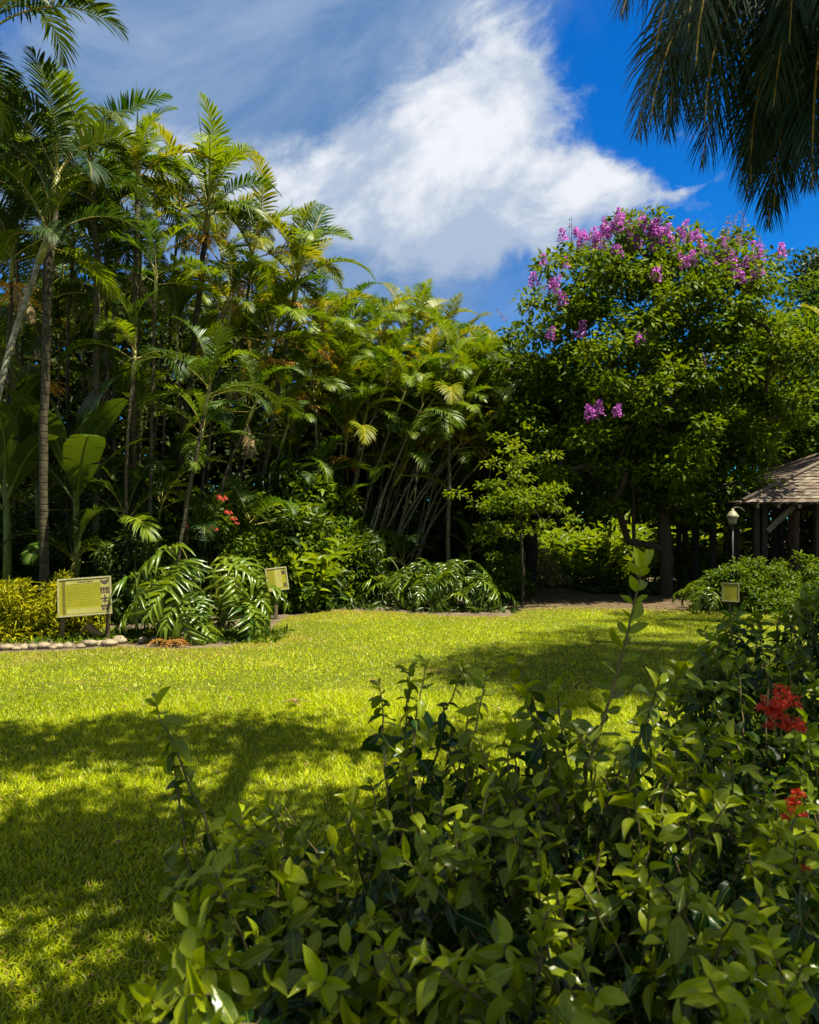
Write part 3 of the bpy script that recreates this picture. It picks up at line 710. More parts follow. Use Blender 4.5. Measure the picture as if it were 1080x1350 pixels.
def flowering_tree():
    b = gp(878, 18.6); root_limbs = ([(0, 0, -.1), (.02, 0, .8), (0, .0, 1.15), (-.10, 0, 2.4), (-.15, 0, 3.8), (-.3, .1, 5.4), (-.55, 0, 1.28), (-.95, -.1, 1.34), (-1.25, -.1, 2.3),
              (.6, .3, 3.6), (1.4, .4, 5.0), (-1.2, .2, 4.2), (-2.0, -.2, 5.0), (-.6, -1.4, 4.2), (.4, -1.4, 5.4)], [-1, 0, 1, 2, 3, 4, 2, 6, 7, 3, 9, 3, 11, 3, 13])
    root, pts = crown_tree('flowering_tree', b, 'tall flowering tree with purple blossom on top of a broad green crown', M['tree_leaf'], at(862, 498, 18.6), (3.45, 2.4, 3.5), 440, .52, .165, 130, 21, r0=.165, limbs=root_limbs, zcut=1.95, amp=.14, sq=2.7)
    rs = np.random.RandomState(4)
    pm = [panicle(1, M['petal_purple']), panicle(2, M['petal_purple'], 110, .5, .2), panicle(3, M['petal_faded'], 60, .55, .13, .04)]
    pl = np.asarray(b)
    # blossom heads over the top of the crown and a few lower down, in the picture's order
    for (px, py, n, sd) in ((812, 288, 7, 16), (795, 300, 4, 12), (765, 312, 4, 14), (855, 305, 8, 15), (868, 315, 3, 14), (790, 325, 3, 12), (838, 330, 2, 10), (955, 322, 6, 12), (925, 318, 4, 16), (955, 345, 4, 8), (1000, 340, 2, 14), (718, 375, 3, 12),
                            (705, 395, 1, 14), (735, 385, 1, 8), (680, 415, 2, 12), (740, 440, 1, 10), (690, 455, 1, 10), (783, 538, 3, 8), (812, 540, 2, 6), (850, 360, 2, 20), (900, 340, 4, 22), (930, 480, 1, 4), (880, 312, 4, 22), (830, 300, 5, 30), (900, 318, 5, 30), (975, 335, 4, 22), (780, 318, 4, 22), (860, 290, 4, 20), (830, 420, 2, 60), (930, 400, 2, 50), (760, 350, 3, 25), (985, 360, 3, 20), (1010, 345, 2, 14)):
        for k in range(n):
            x, y = px + rs.normal(0, sd), py + rs.normal(0, sd * .45)
            p = at(x, y, 18.6) - pl
            # bring the head forward to the outer face of the crown
            A = pts[:, [0, 2]] - p[[0, 2]]; dd = np.linalg.norm(A, axis=1); near = np.argsort(dd)[:6]; yy = pts[near, 1].min() - .25
            f = (b[1] + yy) / b[1]
            o = link('blossom_panicle', pm[2] if rs.rand() < .2 else pm[k % 2], root)
            o.location = (p[0] * f + b[0] * (f - 1), yy, CZ + (p[2] - CZ) * f - .15); o.rotation_euler = (rs.normal(0, .35), rs.normal(0, .35), rs.uniform(0, 6)); s = rs.uniform(.35, .85); o.scale = (s * 1.1, s * 1.1, s)
    for k in range(20):                                   # spent flower stalks bristling over the top
        x = rs.uniform(690, 1040); o = link('blossom_panicle', pm[2], root)
        cand = pts[np.argsort(np.abs(pts[:, 0] - ((x - 540) / FPX * 18.6 - b[0])))[:14]]; p = cand[np.argmax(cand[:, 2])]
        o.location = p + np.array([rs.normal(0, .1), 0, .25]); o.rotation_euler = (rs.normal(0, .25), rs.normal(0, .25), 0); s = rs.uniform(.7, 1.1); o.scale = (s, s, s)


flowering_tree()
crown_tree('young_tree', gp(688, 16.0), 'small light green tree with layered leaves beside the flowering tree', M['tree_light'], at(685, 648, 16.0), (1.0, .8, 1.1), 60, .26, .11, 52, 31, r0=.035, zcut=1.1, flat=.3, amp=.38)
crown_tree('dark_tree', gp(700, 21), 'dense dark tree between the palm grove and the flowering tree', M['tree_dark'], at(695, 575, 21), (1.7, 1.5, 2.5), 150, .60, .19, 110, 32, r0=.16, zcut=1.3)
crown_tree('broadleaf_tree', gp(1045, 25.5), 'green broadleaved tree behind the right side of the flowering tree', M['tree_leaf'], at(1055, 525, 25.5), (2.5, 1.8, 3.6), 190, .62, .19, 100, 33, r0=.18, zcut=1.5)
crown_tree('dark_tree', gp(1090, 27), 'far dark tree showing above the crowns at the right edge', M['tree_dark'], at(1085, 395, 27), (1.4, 1.3, 2.0), 70, .55, .20, 90, 34, r0=.15, zcut=5)
for i, (px, Y, top, rw) in enumerate(((-60, 21, 330, 2.6), (60, 22, 380, 2.4), (180, 21.5, 360, 2.4), (300, 22.5, 430, 2.2), (400, 24, 480, 2.4), (470, 25, 470, 2.3), (580, 25.5, 480, 2.3), (660, 28, 500, 2.2), (790, 29, 480, 2.6), (910, 29.5, 440, 2.6), (1150, 28, 450, 2.8))):
    zt = CZ + (HY - top) / FPX * Y
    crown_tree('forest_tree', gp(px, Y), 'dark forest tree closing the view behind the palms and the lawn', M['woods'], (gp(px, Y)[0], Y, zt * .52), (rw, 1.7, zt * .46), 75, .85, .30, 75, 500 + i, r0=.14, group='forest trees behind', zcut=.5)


def woods():
    rs = np.random.RandomState(77); mb = MB(); P = []
    for k in range(2600):
        x = rs.uniform(-24, 34); y = rs.uniform(24.0, 28) + (3.5 if x > 2.5 else 0)
        top = np.interp(x, [-24, -9, -4, 0, 34], [10.5, 10.0, 8.4, 7.2, 7.0]); P.append((np.array([x, y, top * rs.uniform(0, 1)]), rs.uniform(.6, 1.1)))
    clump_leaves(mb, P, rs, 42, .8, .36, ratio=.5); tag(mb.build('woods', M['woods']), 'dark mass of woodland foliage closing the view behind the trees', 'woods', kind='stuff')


woods()


def shade_tree():
    """the big tree just past the right edge whose limbs reach over the near lawn: its shadow lies across the foreground"""
    rs = np.random.RandomState(8); b = np.array([6.4, 3.6, 0.0]); k1, k2 = SUN[0] / SUN[2], SUN[1] / SUN[2]; T = []
    def spot(x0, x1, y0, y1, n, z0=7.6, z1=8.6):
        for _ in range(n):
            z = rs.uniform(z0, z1); x, y = rs.uniform(x0, x1), rs.uniform(y0, y1); T.append(np.array([x + z * k1, y + z * k2, z]))
    spot(-3.6, .3, 5.15, 6.25, 34, 7.7, 8.5)
    spot(-2.9, 1.5, 3.35, 4.45, 52, 7.0, 8.2)
    spot(-.9, 2.8, 2.2, 3.4, 15, 6.6, 8.4)
    spot(-.3, 2.6, 1.0, 2.0, 17, 6.4, 8.4)
    spot(-.6, 1.6, .4, 1.2, 6, 6.2, 8.0)
    spot(.2, 2.2, 4.4, 6.4, 4, 7.4, 8.6)
    spot(2.4, 3.6, 7.2, 8.2, 4, 8.8, 9.4)
    spot(-2.2, -.6, 1.4, 2.3, 14, 6.4, 8.0)
    spot(-1.2, .3, 2.5, 3.4, 14, 6.6, 8.0)
    spot(2.6, 5.0, .5, 4.0, 8, 6.5, 8.5)
    P = [p - b for p in T]; root = thing('shade_tree', b, 'large spreading tree past the right edge whose limbs shade the near lawn', 'tree')
    mb = MB(); skeleton(mb, [(0, 0, -.1), (-.1, .1, 2.5), (-.4, .3, 4.8), (-1.4, .6, 6.6), (-1.6, -1.2, 6.4), (-.6, 2.0, 6.8)], [-1, 0, 1, 2, 2, 2], P, .24); mb.build('trunk', M['bark'], root)
    mb = MB(); clump_leaves(mb, [(p, rs.uniform(.36, .62)) for p in P], rs, 90, .5, .15); mb.build('crown', M['tree_leaf'], root)


shade_tree()


# ------------------------------------------------------------------ undergrowth
def dome(rs, n, rx, ry, h, shell=.5):
    d = rdir(rs, n, 0.0, 1.0); r = rs.uniform(shell ** 3, 1, n) ** (1 / 3)
    k = 1 + .14 * np.sin(d[:, 0] * 5 + rx * 7) * np.sin(d[:, 1] * 5 + 1) + .1 * np.sin(d[:, 0] * 9 + 2)
    return d * (r * k)[:, None] * np.array([rx, ry, h])


def shrub_meshes(seed, rx, ry, h, n, nl, L, ratio, mat, tpl=LO, sp=.16, flat=.8, up=.8, stems=14):
    rs = np.random.RandomState(seed); pts = dome(rs, n, rx, ry, h); pts[:, 2] = np.maximum(pts[:, 2], .06)
    mb = MB()
    for p in pts[::max(1, n // (stems * 3))]:
        q = np.array([p[0] * .25, p[1] * .25, 0]); tube(mb, bez(q, (p[0] * .5, p[1] * .5, p[2] * .6), p, 5), [.014, .011, .008, .006, .003], 5, 0, False)
    st = mb.mesh('stems', M['stem_near'])
    mb = MB(); clump_leaves(mb, [(p, sp * rs.uniform(.7, 1.3)) for p in pts], rs, nl, sp, L, ratio=ratio, tpl=tpl, flat=flat, up=up); return st, mb.mesh('foliage', mat)


def place_shrub(me, loc, label, cat='shrub', group=None, rz=0, s=1.0, name='shrub'):
    r = thing(name, loc, label, cat, group, rz, s); link('stems', me[0], r); link('foliage', me[1], r); return r


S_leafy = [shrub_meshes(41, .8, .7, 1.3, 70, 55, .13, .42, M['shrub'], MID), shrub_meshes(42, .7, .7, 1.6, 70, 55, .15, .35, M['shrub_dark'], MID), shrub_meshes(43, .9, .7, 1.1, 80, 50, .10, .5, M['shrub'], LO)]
S_light = shrub_meshes(46, .75, .6, 1.5, 75, 50, .12, .45, M['tree_light'], MID, sp=.18)
S_narrow = shrub_meshes(44, .8, .8, 1.7, 70, 50, .26, .14, M['shrub_dark'], LANCE, sp=.25)
BG = 'bushes of the undergrowth below the palms'
under = [(20, 14.6, 2, 1.2), (110, 14.4, 1, 1.1), (175, 13.6, 1, 1.0), (215, 14.4, 0, 1.0), (330, 15.0, 2, 1.0), (345, 16.4, 0, 1.4), (395, 16.0, 1, 1.3), (430, 17.0, 0, 1.3), (470, 17.0, 1, 1.0), (300, 16.6, 0, 1.5), (375, 17.6, 3, 1.7), (255, 16.2, 1, 1.5), (150, 16.4, 0, 1.5), (60, 16.4, 1, 1.5),
         (-40, 14.0, 1, 1.4), (660, 18.6, 1, .9), (640, 21, 0, 1.3), (520, 20.5, 1, 1.4), (450, 20, 0, 1.7), (580, 21.5, 1, 1.5), (330, 18.6, 2, 1.9), (240, 18.5, 0, 1.9), (110, 18.2, 1, 1.9), (335, 16.0, 4, 1.15), (440, 16.6, 4, 1.0), (400, 16.4, 4, 1.5), (280, 15.6, 4, 1.3), (225, 15.0, 4, 1.0), (370, 16.2, 0, 1.7), (420, 17.6, 0, 2.0), (310, 17.0, 4, 1.9), (180, 15.4, 0, 1.6), (30, 15.6, 4, 1.2), (665, 17.6, 0, .8), (470, 18.0, 4, 1.2)]
for i, (px, Y, k, s) in enumerate(under):
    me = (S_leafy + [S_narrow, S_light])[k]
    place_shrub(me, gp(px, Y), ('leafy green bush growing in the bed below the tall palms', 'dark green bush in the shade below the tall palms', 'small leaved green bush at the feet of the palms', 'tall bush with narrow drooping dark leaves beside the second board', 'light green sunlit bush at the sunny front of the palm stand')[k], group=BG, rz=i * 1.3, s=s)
place_shrub(shrub_meshes(45, .7, .6, .95, 60, 45, .12, .45, M['shrub'], MID), gp(392, 15.2), 'low leafy bush right behind the second board', rz=.6)

# croton hedge at the left
for i, (px, Y, rx, h, lab) in enumerate(((18, 11.4, .62, .86, 'yellow leaved croton bush at the left edge, left of the information board'), (92, 11.9, .52, .88, 'yellow leaved croton bush right behind the information board'), (-60, 11.2, .6, .9, 'yellow leaved croton bush cut off by the left edge'))):
    me = shrub_meshes(60 + i, rx, .5, h, 95, 42, .13, .16, M['croton'], LANCE, sp=.13, up=.3)
    rt = place_shrub(me, gp(px, Y), lab, group='yellow croton hedge', name='croton_bush')

# bushes on the right
place_shrub(shrub_meshes(71, .98, .7, 1.02, 150, 60, .085, .5, M['shrub'], MID, sp=.14), gp(985, 15.2), 'rounded clipped bush in front of the timber shelter', name='clipped_bush', cat='bush')
place_shrub(shrub_meshes(72, .7, .6, .85, 90, 60, .08, .5, M['shrub'], LO, sp=.13), gp(1085, 13.6), 'rounded bush at the right edge below the shelter eaves', name='clipped_bush', cat='bush', rz=1.0)
place_shrub(shrub_meshes(74, .9, .6, 1.0, 90, 55, .10, .45, M['shrub'], MID, sp=.16), gp(1045, 16.0), 'leafy bush between the clipped bush and the shelter posts', name='clipped_bush', cat='bush', rz=2.0)
place_shrub(shrub_meshes(73, .8, .6, 1.2, 60, 40, .10, .5, M['pale_leaf'], LO, sp=.2), gp(718, 21.6), 'pale cream variegated bush at the bend of the path', name='variegated_bush', cat='bush')


# leaning leafy canes: ginger and heliconia
def cane_mesh(seed, n=12, h=1.3, L=.42, W=.10, spread=.5, mat=None):
    rs = np.random.RandomState(seed); st = MB(); fo = MB()
    for k in range(n):
        a = rs.uniform(0, 6.3); b = np.array([cos(a), sin(a), 0]) * rs.uniform(0, .3); hh = h * rs.uniform(.6, 1.05); lean = np.array([cos(a), sin(a), 0]) * spread * rs.uniform(.2, 1) * hh
        p = bez(b, b + lean * .3 + (0, 0, hh * .6), b + lean + (0, 0, hh), 8); tube(st, p, np.linspace(.014, .005, 8), 5, 0, False)
        m = 10; t = np.linspace(.25, 1, m); P = np.stack([np.interp(t, np.linspace(0, 1, 8), p[:, j]) for j in range(3)], 1); ax = rs.uniform(0, 6.3)
        D = np.stack([np.cos(ax + pi * np.arange(m)), np.sin(ax + pi * np.arange(m)), rs.uniform(.3, 1.0, m)], 1) + rs.normal(0, .15, (m, 3))
        leaves(fo, P, D, np.tile([0, 0, 1.0], (m, 1)) + rs.normal(0, .2, (m, 3)), L * rs.uniform(.7, 1.15, m), W * rs.uniform(.8, 1.2, m), LANCE, 0, np.clip(rs.normal(.5, .22, m), 0, 1))
    return st.mesh('stems', M['stem_green']), fo.mesh('foliage', mat or M['ginger'])


CANE = [cane_mesh(81), cane_mesh(82, 14, 1.5), cane_mesh(83, 10, 1.0, .36, .09)]
place_shrub(cane_mesh(84, 15, 1.25, .40, .095), gp(402, 14.9), 'bright yellow green ginger clump right of the second board', name='ginger_plant', cat='plant')
for i, (px, Y, k, s) in enumerate(((752, 22.4, 0, 1.2), (778, 22.6, 1, 1.1), (805, 22.3, 0, 1.2), (828, 22.8, 1, 1.1), (850, 22.4, 2, 1.3), (905, 22.8, 0, 1.15), (930, 22.8, 1, 1.1), (955, 22.6, 2, 1.3), (735, 24, 1, 1.2), (880, 23, 1, 1.2), (815, 24.2, 1, 1.3), (765, 24.4, 1, 1.3), (758, 21.9, 2, .8), (790, 21.8, 2, .7), (815, 21.9, 2, .8), (842, 21.8, 2, .75), (735, 22, 2, .8), (770, 21.6, 2, .55), (800, 21.6, 2, .55), (830, 21.6, 2, .55), (920, 22, 2, .9), (895, 22, 2, .8), (945, 22.2, 2, .9))):
    place_shrub(CANE[k], gp(px, Y), 'tall leafy ginger clump in sunlight behind the flowering tree' if px < 870 else 'leafy ginger clump between the flowering tree and the shelter', name='ginger_plant', cat='plant', group='ginger clumps at the far side', rz=i * 1.1, s=s)


# banana plants
def banana_leaf(seed, L=2.0, W=.50):
    rs = np.random.RandomState(seed); mb = MB(); n = 26; s = np.linspace(0, 1, n); ang = np.radians(80 - 62 * s ** 2)
    d = np.stack([np.cos(ang), 0 * s, np.sin(ang)], 1); p = np.concatenate([[np.zeros(3)], np.cumsum(d[:-1] * L / (n - 1), axis=0)])
    tube(mb, p, np.interp(s, [0, 1], [.03, .005]), 5, 1, False)
    for sg in (-1, 1):
        cut = 0.0; i = 4
        while i < n - 1:
            m = min(n - 1 - i, rs.randint(2, 8)); w = np.sin(pi * np.clip((s[i:i + m + 1] - .12) / .9, 0, 1)) ** .6 * W * .5; dr = rs.uniform(.05, .5)
            rows = []
            for u in (0, .5, 1):
                rows.append(p[i:i + m + 1] + np.array([0, sg, 0]) * (w * u)[:, None] + np.array([0, 0, 1.0]) * (w * (.3 * u - dr * u * u))[:, None] + d[i:i + m + 1] * (w * u * .25)[:, None])
            V = np.concatenate(rows); k = m + 1; Q = [(a * k + j, a * k + j + 1, (a + 1) * k + j + 1, (a + 1) * k + j) for a in range(2) for j in range(m)]
            lf = np.stack([np.tile(s[i:i + k], 3), np.repeat([0.05, .25, .5], k), np.full(3 * k, rs.uniform(.3, .7))], 1); mb.add(V, Q, None, 0, lf); i += m
    return mb.mesh('leaf', [M['banana'], M['stem_green']])


BL = [banana_leaf(1), banana_leaf(2, 2.2, .56), banana_leaf(3, 1.7, .46)]
for i, (px, Y, h, s, lab) in enumerate(((8, 13.4, 2.5, 1.1, 'banana plant with broad torn leaves behind the pale leaning palm trunk'), (100, 13.9, 2.6, 1.15, 'banana plant with upright broad leaves right of the dark palm trunk'), (50, 14.8, 3.0, 1.15, 'banana plant half hidden between the two other banana plants'))):
    rs = np.random.RandomState(600 + i); r = thing('banana_plant', gp(px, Y), lab, 'banana plant', 'banana plants')
    mb = MB(); tube(mb, [(0, 0, 0), (.03, 0, h * .5), (0, 0, h)], [.085, .07, .05], 10); mb.build('stem', M['stem_green'], r)
    for k in range(8):
        o = link('leaf', BL[k % 3], r); o.location = (0, 0, h - .08 * k); o.rotation_euler = (rs.normal(0, .1), .10 * k - .1, k * 2.4 + i); o.scale = (s,) * 3


# split leaf philodendron
def split_leaf(seed, L=.75, n=10, pet=.5):
    rs = np.random.RandomState(seed); mb = MB()
    pp_ = bez((0, 0, 0), (pet * .15, 0, pet * .8), (pet * .5, 0, pet * 1.0), 6); tube(mb, pp_, np.linspace(.014, .008, 6), 5, 1, False)
    m = 14; s = np.linspace(0, 1, m); ang = np.radians(-5 - 78 * s ** .8); d = np.stack([np.cos(ang), 0 * s, np.sin(ang)], 1)
    p = pp_[-1] + np.concatenate([[np.zeros(3)], np.cumsum(d[:-1] * L / (m - 1), axis=0)]); tube(mb, p, np.linspace(.013, .004, m), 5, 1, False)
    q = np.linspace(.02, .97, n); P = np.stack([np.interp(q, s, p[:, k]) for k in range(3)], 1); T = np.stack([np.interp(q, s, d[:, k]) for k in range(3)], 1); Up = np.cross(T, [0, 1, 0]); Up = norm(Up) * np.where(Up[:, 2:3] < 0, -1, 1)
    for sg in (-1, 1):
        f = np.radians(np.interp(q, [0, .25, 1], [-35, 15, 68])); D = np.cos(f)[:, None] * np.array([0, sg, 0]) + np.sin(f)[:, None] * T + Up * .12
        ln = L * .46 * np.interp(q, [0, .2, .6, 1], [.75, 1, .85, .5]) * rs.uniform(.78, 1.15, n); D = D + rs.normal(0, .14, (n, 3))
        c, qd, t = tpl_grid(6, lambda a: max(.05, 1.0 - .55 * a if a < .7 else (1 - a) * 2.05), 3, .12, -.42, .1)
        leaves(mb, P, D, Up + rs.normal(0, .40, (n, 3)), ln, L * .085, (c, qd, t), 0, np.clip(rs.normal(.5, .15, n), 0, 1))
        # web of blade along the midrib
    V = []; wv = L * .07 * np.sin(pi * np.clip(s * .9 + .1, 0, 1)) ** .5
    for sg in (-1, 0, 1): V.append(p + np.array([0, sg, 0]) * wv[:, None] + (0, 0, .004))
    V = np.concatenate(V); Q = [(a * m + j, a * m + j + 1, (a + 1) * m + j + 1, (a + 1) * m + j) for a in range(2) for j in range(m - 1)]
    mb.add(V, Q, None, 0, np.tile([.5, .3, .5], (len(V), 1)))
    return mb.mesh('leaf', [M['philo'], M['shaft']])


PL = [split_leaf(k, (.86 + .06 * k), 9 + k % 3) for k in range(4)]


def philodendron(loc, rx, ry, h, n, s, label, seed):
    rs = np.random.RandomState(seed); r = thing('split_leaf_plant', loc, label, 'plant')
    mb = MB()
    for k in range(5): tube(mb, bez((rs.uniform(-rx, rx) * .5, rs.uniform(-ry, ry) * .5, 0), (0, 0, h * .2), (rs.uniform(-rx, rx) * .4, 0, h * .45), 6), .03, 6)
    mb.build('stems', M['stem_green'], r)
    for k in range(n):
        a = k * 2.399; u = (k + .5) / n; px = cos(a) * u ** .5 * rx * .75; py = sin(a) * u ** .5 * ry * .75
        px += rs.normal(0, .10); py += rs.normal(0, .10); z = h * .60 * (1 - u) ** .7 * rs.uniform(.45, 1.2)
        o = link('leaf', PL[k % 4], r); o.location = (px, py, z); yaw = math.atan2(py * 1.3 - .35 * ry, px) + rs.normal(0, .75)
        o.rotation_euler = (rs.normal(0, .25), rs.uniform(-.35, .35), yaw); q = s * rs.uniform(.62, 1.15); o.scale = (q, q, q * rs.uniform(.8, 1.25))
    return r


philodendron(gp(258, 11.7), .95, .75, 1.30, 50, .82, 'big split leaf plant with glossy drooping leaves right of the information board', 3)
philodendron(gp(592, 15.6), 1.0, .6, 1.1, 62, .60, 'wide bed of split leaf plants at the far edge of the lawn', 5)
philodendron(gp(538, 16.6), .6, .5, 1.0, 24, .66, 'split leaf plant in shade at the left end of the far bed', 6)
philodendron(gp(935, 15.2), .4, .4, .7, 14, .55, 'small split leaf plant at the foot of the clipped bush', 7)


# flowering shrub with red heads in the left bed
def head_mesh(name, seed, n, r, L, mat):
    rs = np.random.RandomState(seed); mb = MB(); d = rdir(rs, n, -.35, 1); P = d * r * rs.uniform(.35, 1, n)[:, None]
    tube(mb, [(0, 0, -r * 2.2), (0, 0, -r), (0, 0, 0)], [.003, .003, .003], 4, 1, False)
    for k in range(4):
        ax = norm(d + rs.normal(0, .9, (n, 3))); leaves(mb, P, ax, d, L * rs.uniform(.7, 1.2, n), L * .5, tpl_lo(.15, -.1, .55), 0, None, rs)
    return mb.mesh(name, [mat, M['stem_green']])


red = place_shrub(shrub_meshes(91, .7, .6, 2.2, 60, 45, .13, .42, M['shrub'], MID, sp=.2), gp(296, 14.9), 'tall green shrub with pink red flower heads behind the big split leaf plant', name='flowering_shrub')
HM = head_mesh('flower_head', 2, 30, .11, .055, M['petal_pink'])
for (px, py, s) in ((292, 657, 1.1), (301, 676, .8), (308, 684, .7), (282, 698, .8), (245, 694, .6), (312, 690, .5)):
    o = link('flower_head', HM, red); p = at(px, py, 14.1) - gp(296, 14.9); o.location = p; o.scale = (s * .72,) * 3

# dry orange fern at the border
mb = MB(); rs = np.random.RandomState(6)
for k in range(12):
    a = rs.uniform(0, 6.3); L = rs.uniform(.18, .32); p = bez((0, 0, 0), (cos(a) * L * .5, sin(a) * L * .5, .16), (cos(a) * L, sin(a) * L, .05), 9)
    T = np.gradient(p, axis=0); sd = norm(np.cross(T, [0, 0, 1.0]))
    for sg in (-1, 1): leaves(mb, p, sd * sg + norm(T) * .5, np.tile([0, 0, 1.0], (9, 1)), .085, .022, LO, 0, None, rs)
tag(mb.build('dry_fern', M['orange_leaf']), 'dry orange fern at the foot of the big split leaf plant', 'fern').location = ground_at(222, 853) + np.array([0, .12, 0])
# low ground cover round the stones
mb = MB(); rs = np.random.RandomState(16)
X = rs.uniform(-6.8, -1.9, 2600); Yv = rs.uniform(10.75, 12.2, 2600); D = rdir(rs, 2600, .1, 1)
leaves(mb, np.stack([X, Yv, np.zeros(2600)], 1), D, rdir(rs, 2600, .3, 1), rs.uniform(.05, .13, 2600), rs.uniform(.02, .05, 2600), MID, 0, None, rs)
tag(mb.build('ground_cover', M['shrub']), 'low leafy ground cover in the bed behind the border stones', 'ground cover', kind='stuff')
mb = MB(); n = 7000; X = rs.uniform(-10, 10, n); Yv = rs.uniform(14.6, 24, n); P = np.stack([X, Yv], 1); k = ~in_poly(P, lawn_poly)
for a in (0,):
    ppth = np.array([ground_at(*p)[:2] for p in pp]); k &= ~in_poly(P, ppth)
P = P[k]; n = len(P); leaves(mb, np.column_stack([P, np.zeros(n)]), rdir(rs, n, .1, .9), rdir(rs, n, .3, 1), rs.uniform(.10, .30, n), rs.uniform(.03, .09, n), LANCE, 0, None, rs)
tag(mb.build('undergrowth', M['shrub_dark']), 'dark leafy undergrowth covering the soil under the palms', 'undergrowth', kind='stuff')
mb = MB(); n = 500; P = np.stack([rs.uniform(1.5, 8, n), rs.uniform(15, 24, n)], 1)
leaves(mb, np.column_stack([P, np.full(n, .014)]), rdir(rs, n, -.05, .15), np.tile([0, 0, 1.0], (n, 1)), rs.uniform(.06, .12, n), .05, LO, 0, None, rs)
n = 160; P = np.stack([rs.uniform(-2.2, 1, n), rs.uniform(2.2, 3.3, n)], 1)
leaves(mb, np.column_stack([P, np.full(n, .014)]), rdir(rs, n, -.05, .2), np.tile([0, 0, 1.0], (n, 1)), rs.uniform(.03, .06, n), .02, LO, 0, None, rs)
n = 170; P = np.stack([rs.uniform(-5, 5, n), rs.uniform(3.4, 14.5, n)], 1)
leaves(mb, np.column_stack([P, np.full(n, .035)]), rdir(rs, n, -.05, .3), np.tile([0, 0, 1.0], (n, 1)), rs.uniform(.035, .085, n), .03, LO, 0, None, rs)
tag(mb.build('fallen_leaves', M['dead_leaf']), 'brown fallen leaves scattered under the trees', 'fallen leaves', kind='stuff')
mb = MB(); rs = np.random.RandomState(2)
for k in range(4): tube(mb, bez((0, 0, .02), (.05 * cos(k), .05 * sin(k), .05), (.11 * cos(k * 1.7), .11 * sin(k * 1.7), .03), 5), .004, 4)
leaves(mb, np.tile([0., 0, .03], (5, 1)), rdir(rs, 5, 0, .6), np.tile([0, 0, 1.0], (5, 1)), .10, .045, MID, 0, None, rs)
tag(mb.build('fallen_twig', M['dead_leaf']), 'small brown fallen twig lying on the sunlit lawn', 'twig').location = ground_at(389, 934) + np.array([0, 0, .03])


# ------------------------------------------------------------------ stones
def stone(loc, sx, sy, sz, label, seed, group='border stones'):
    import bmesh
    bm = bmesh.new(); bmesh.ops.create_icosphere(bm, subdivisions=3, radius=1.0); rs = np.random.RandomState(seed); ph = rs.uniform(0, 6, 6)
    for v in bm.verts:
        c = v.co; k = 1 + .10 * sin(c.x * 2.5 + ph[0]) * sin(c.y * 2.2 + ph[1]) + .07 * sin(c.z * 4 + ph[2]) + .04 * sin(c.x * 7 + ph[3]); v.co = (c.x * k * sx, c.y * k * sy, c.z * k * sz)
    me = bpy.data.meshes.new('stone'); bm.to_mesh(me); bm.free(); me.materials.append(M['stone'])
    me.polygons.foreach_set('use_smooth', np.full(len(me.polygons), True))
    o = tag(link('stone', me), label, 'stone', group); o.location = (loc[0], loc[1], sz * .55); o.rotation_euler = (0, 0, rs.uniform(-.5, .5)); return o


row = [(-45, 860, 9), (-28, 858, 10), (-10, 859, 9), (9, 857, 10), (22, 857, 7), (32, 856, 9), (44, 856, 9), (57, 855, 11), (70, 856, 6), (77, 855, 8), (90, 854, 8), (107, 854, 7), (119, 852, 11), (133, 851, 8), (145, 852, 12), (158, 848, 12), (189, 847, 9), (202, 846, 8)]
for i, (px, py, w) in enumerate(row):
    g_ = ground_at(px, py); r = w / 1150 * g_[1]
    lab = {14: 'long pale stone below the right post of the information board', 15: 'large tan stone at the right end of the border row', 16: 'pale stone under the tip of the big split leaf plant', 12: 'long pale stone in front of the dry palm sheath'}.get(i, 'rounded pale stone in the border row along the left lawn edge')
    stone(g_, r, r * .8, r * .62, lab, 700 + i)
stone(ground_at(244, 845) + np.array([0, .1, 0]), .10, .08, .09, 'pale stone half hidden right of the dry orange fern', 730)
# dry palm sheath under the board
mb = MB(); tube(mb, bez((-.18, 0, .02), (-.05, .02, .12), (.02, 0, .24), 6), [.012, .016, .018, .018, .014, .008], 6)
tube(mb, bez((.02, 0, .23), (.06, 0, .10), (.26, -.02, .06), 8), [.03, .05, .055, .055, .05, .045, .035, .012], 7)
tag(mb.build('dry_palm_sheath', M['palm_dry']), 'curled dry palm sheath lying behind the stones under the information board', 'palm sheath').location = ground_at(113, 843) + np.array([0, .05, 0])


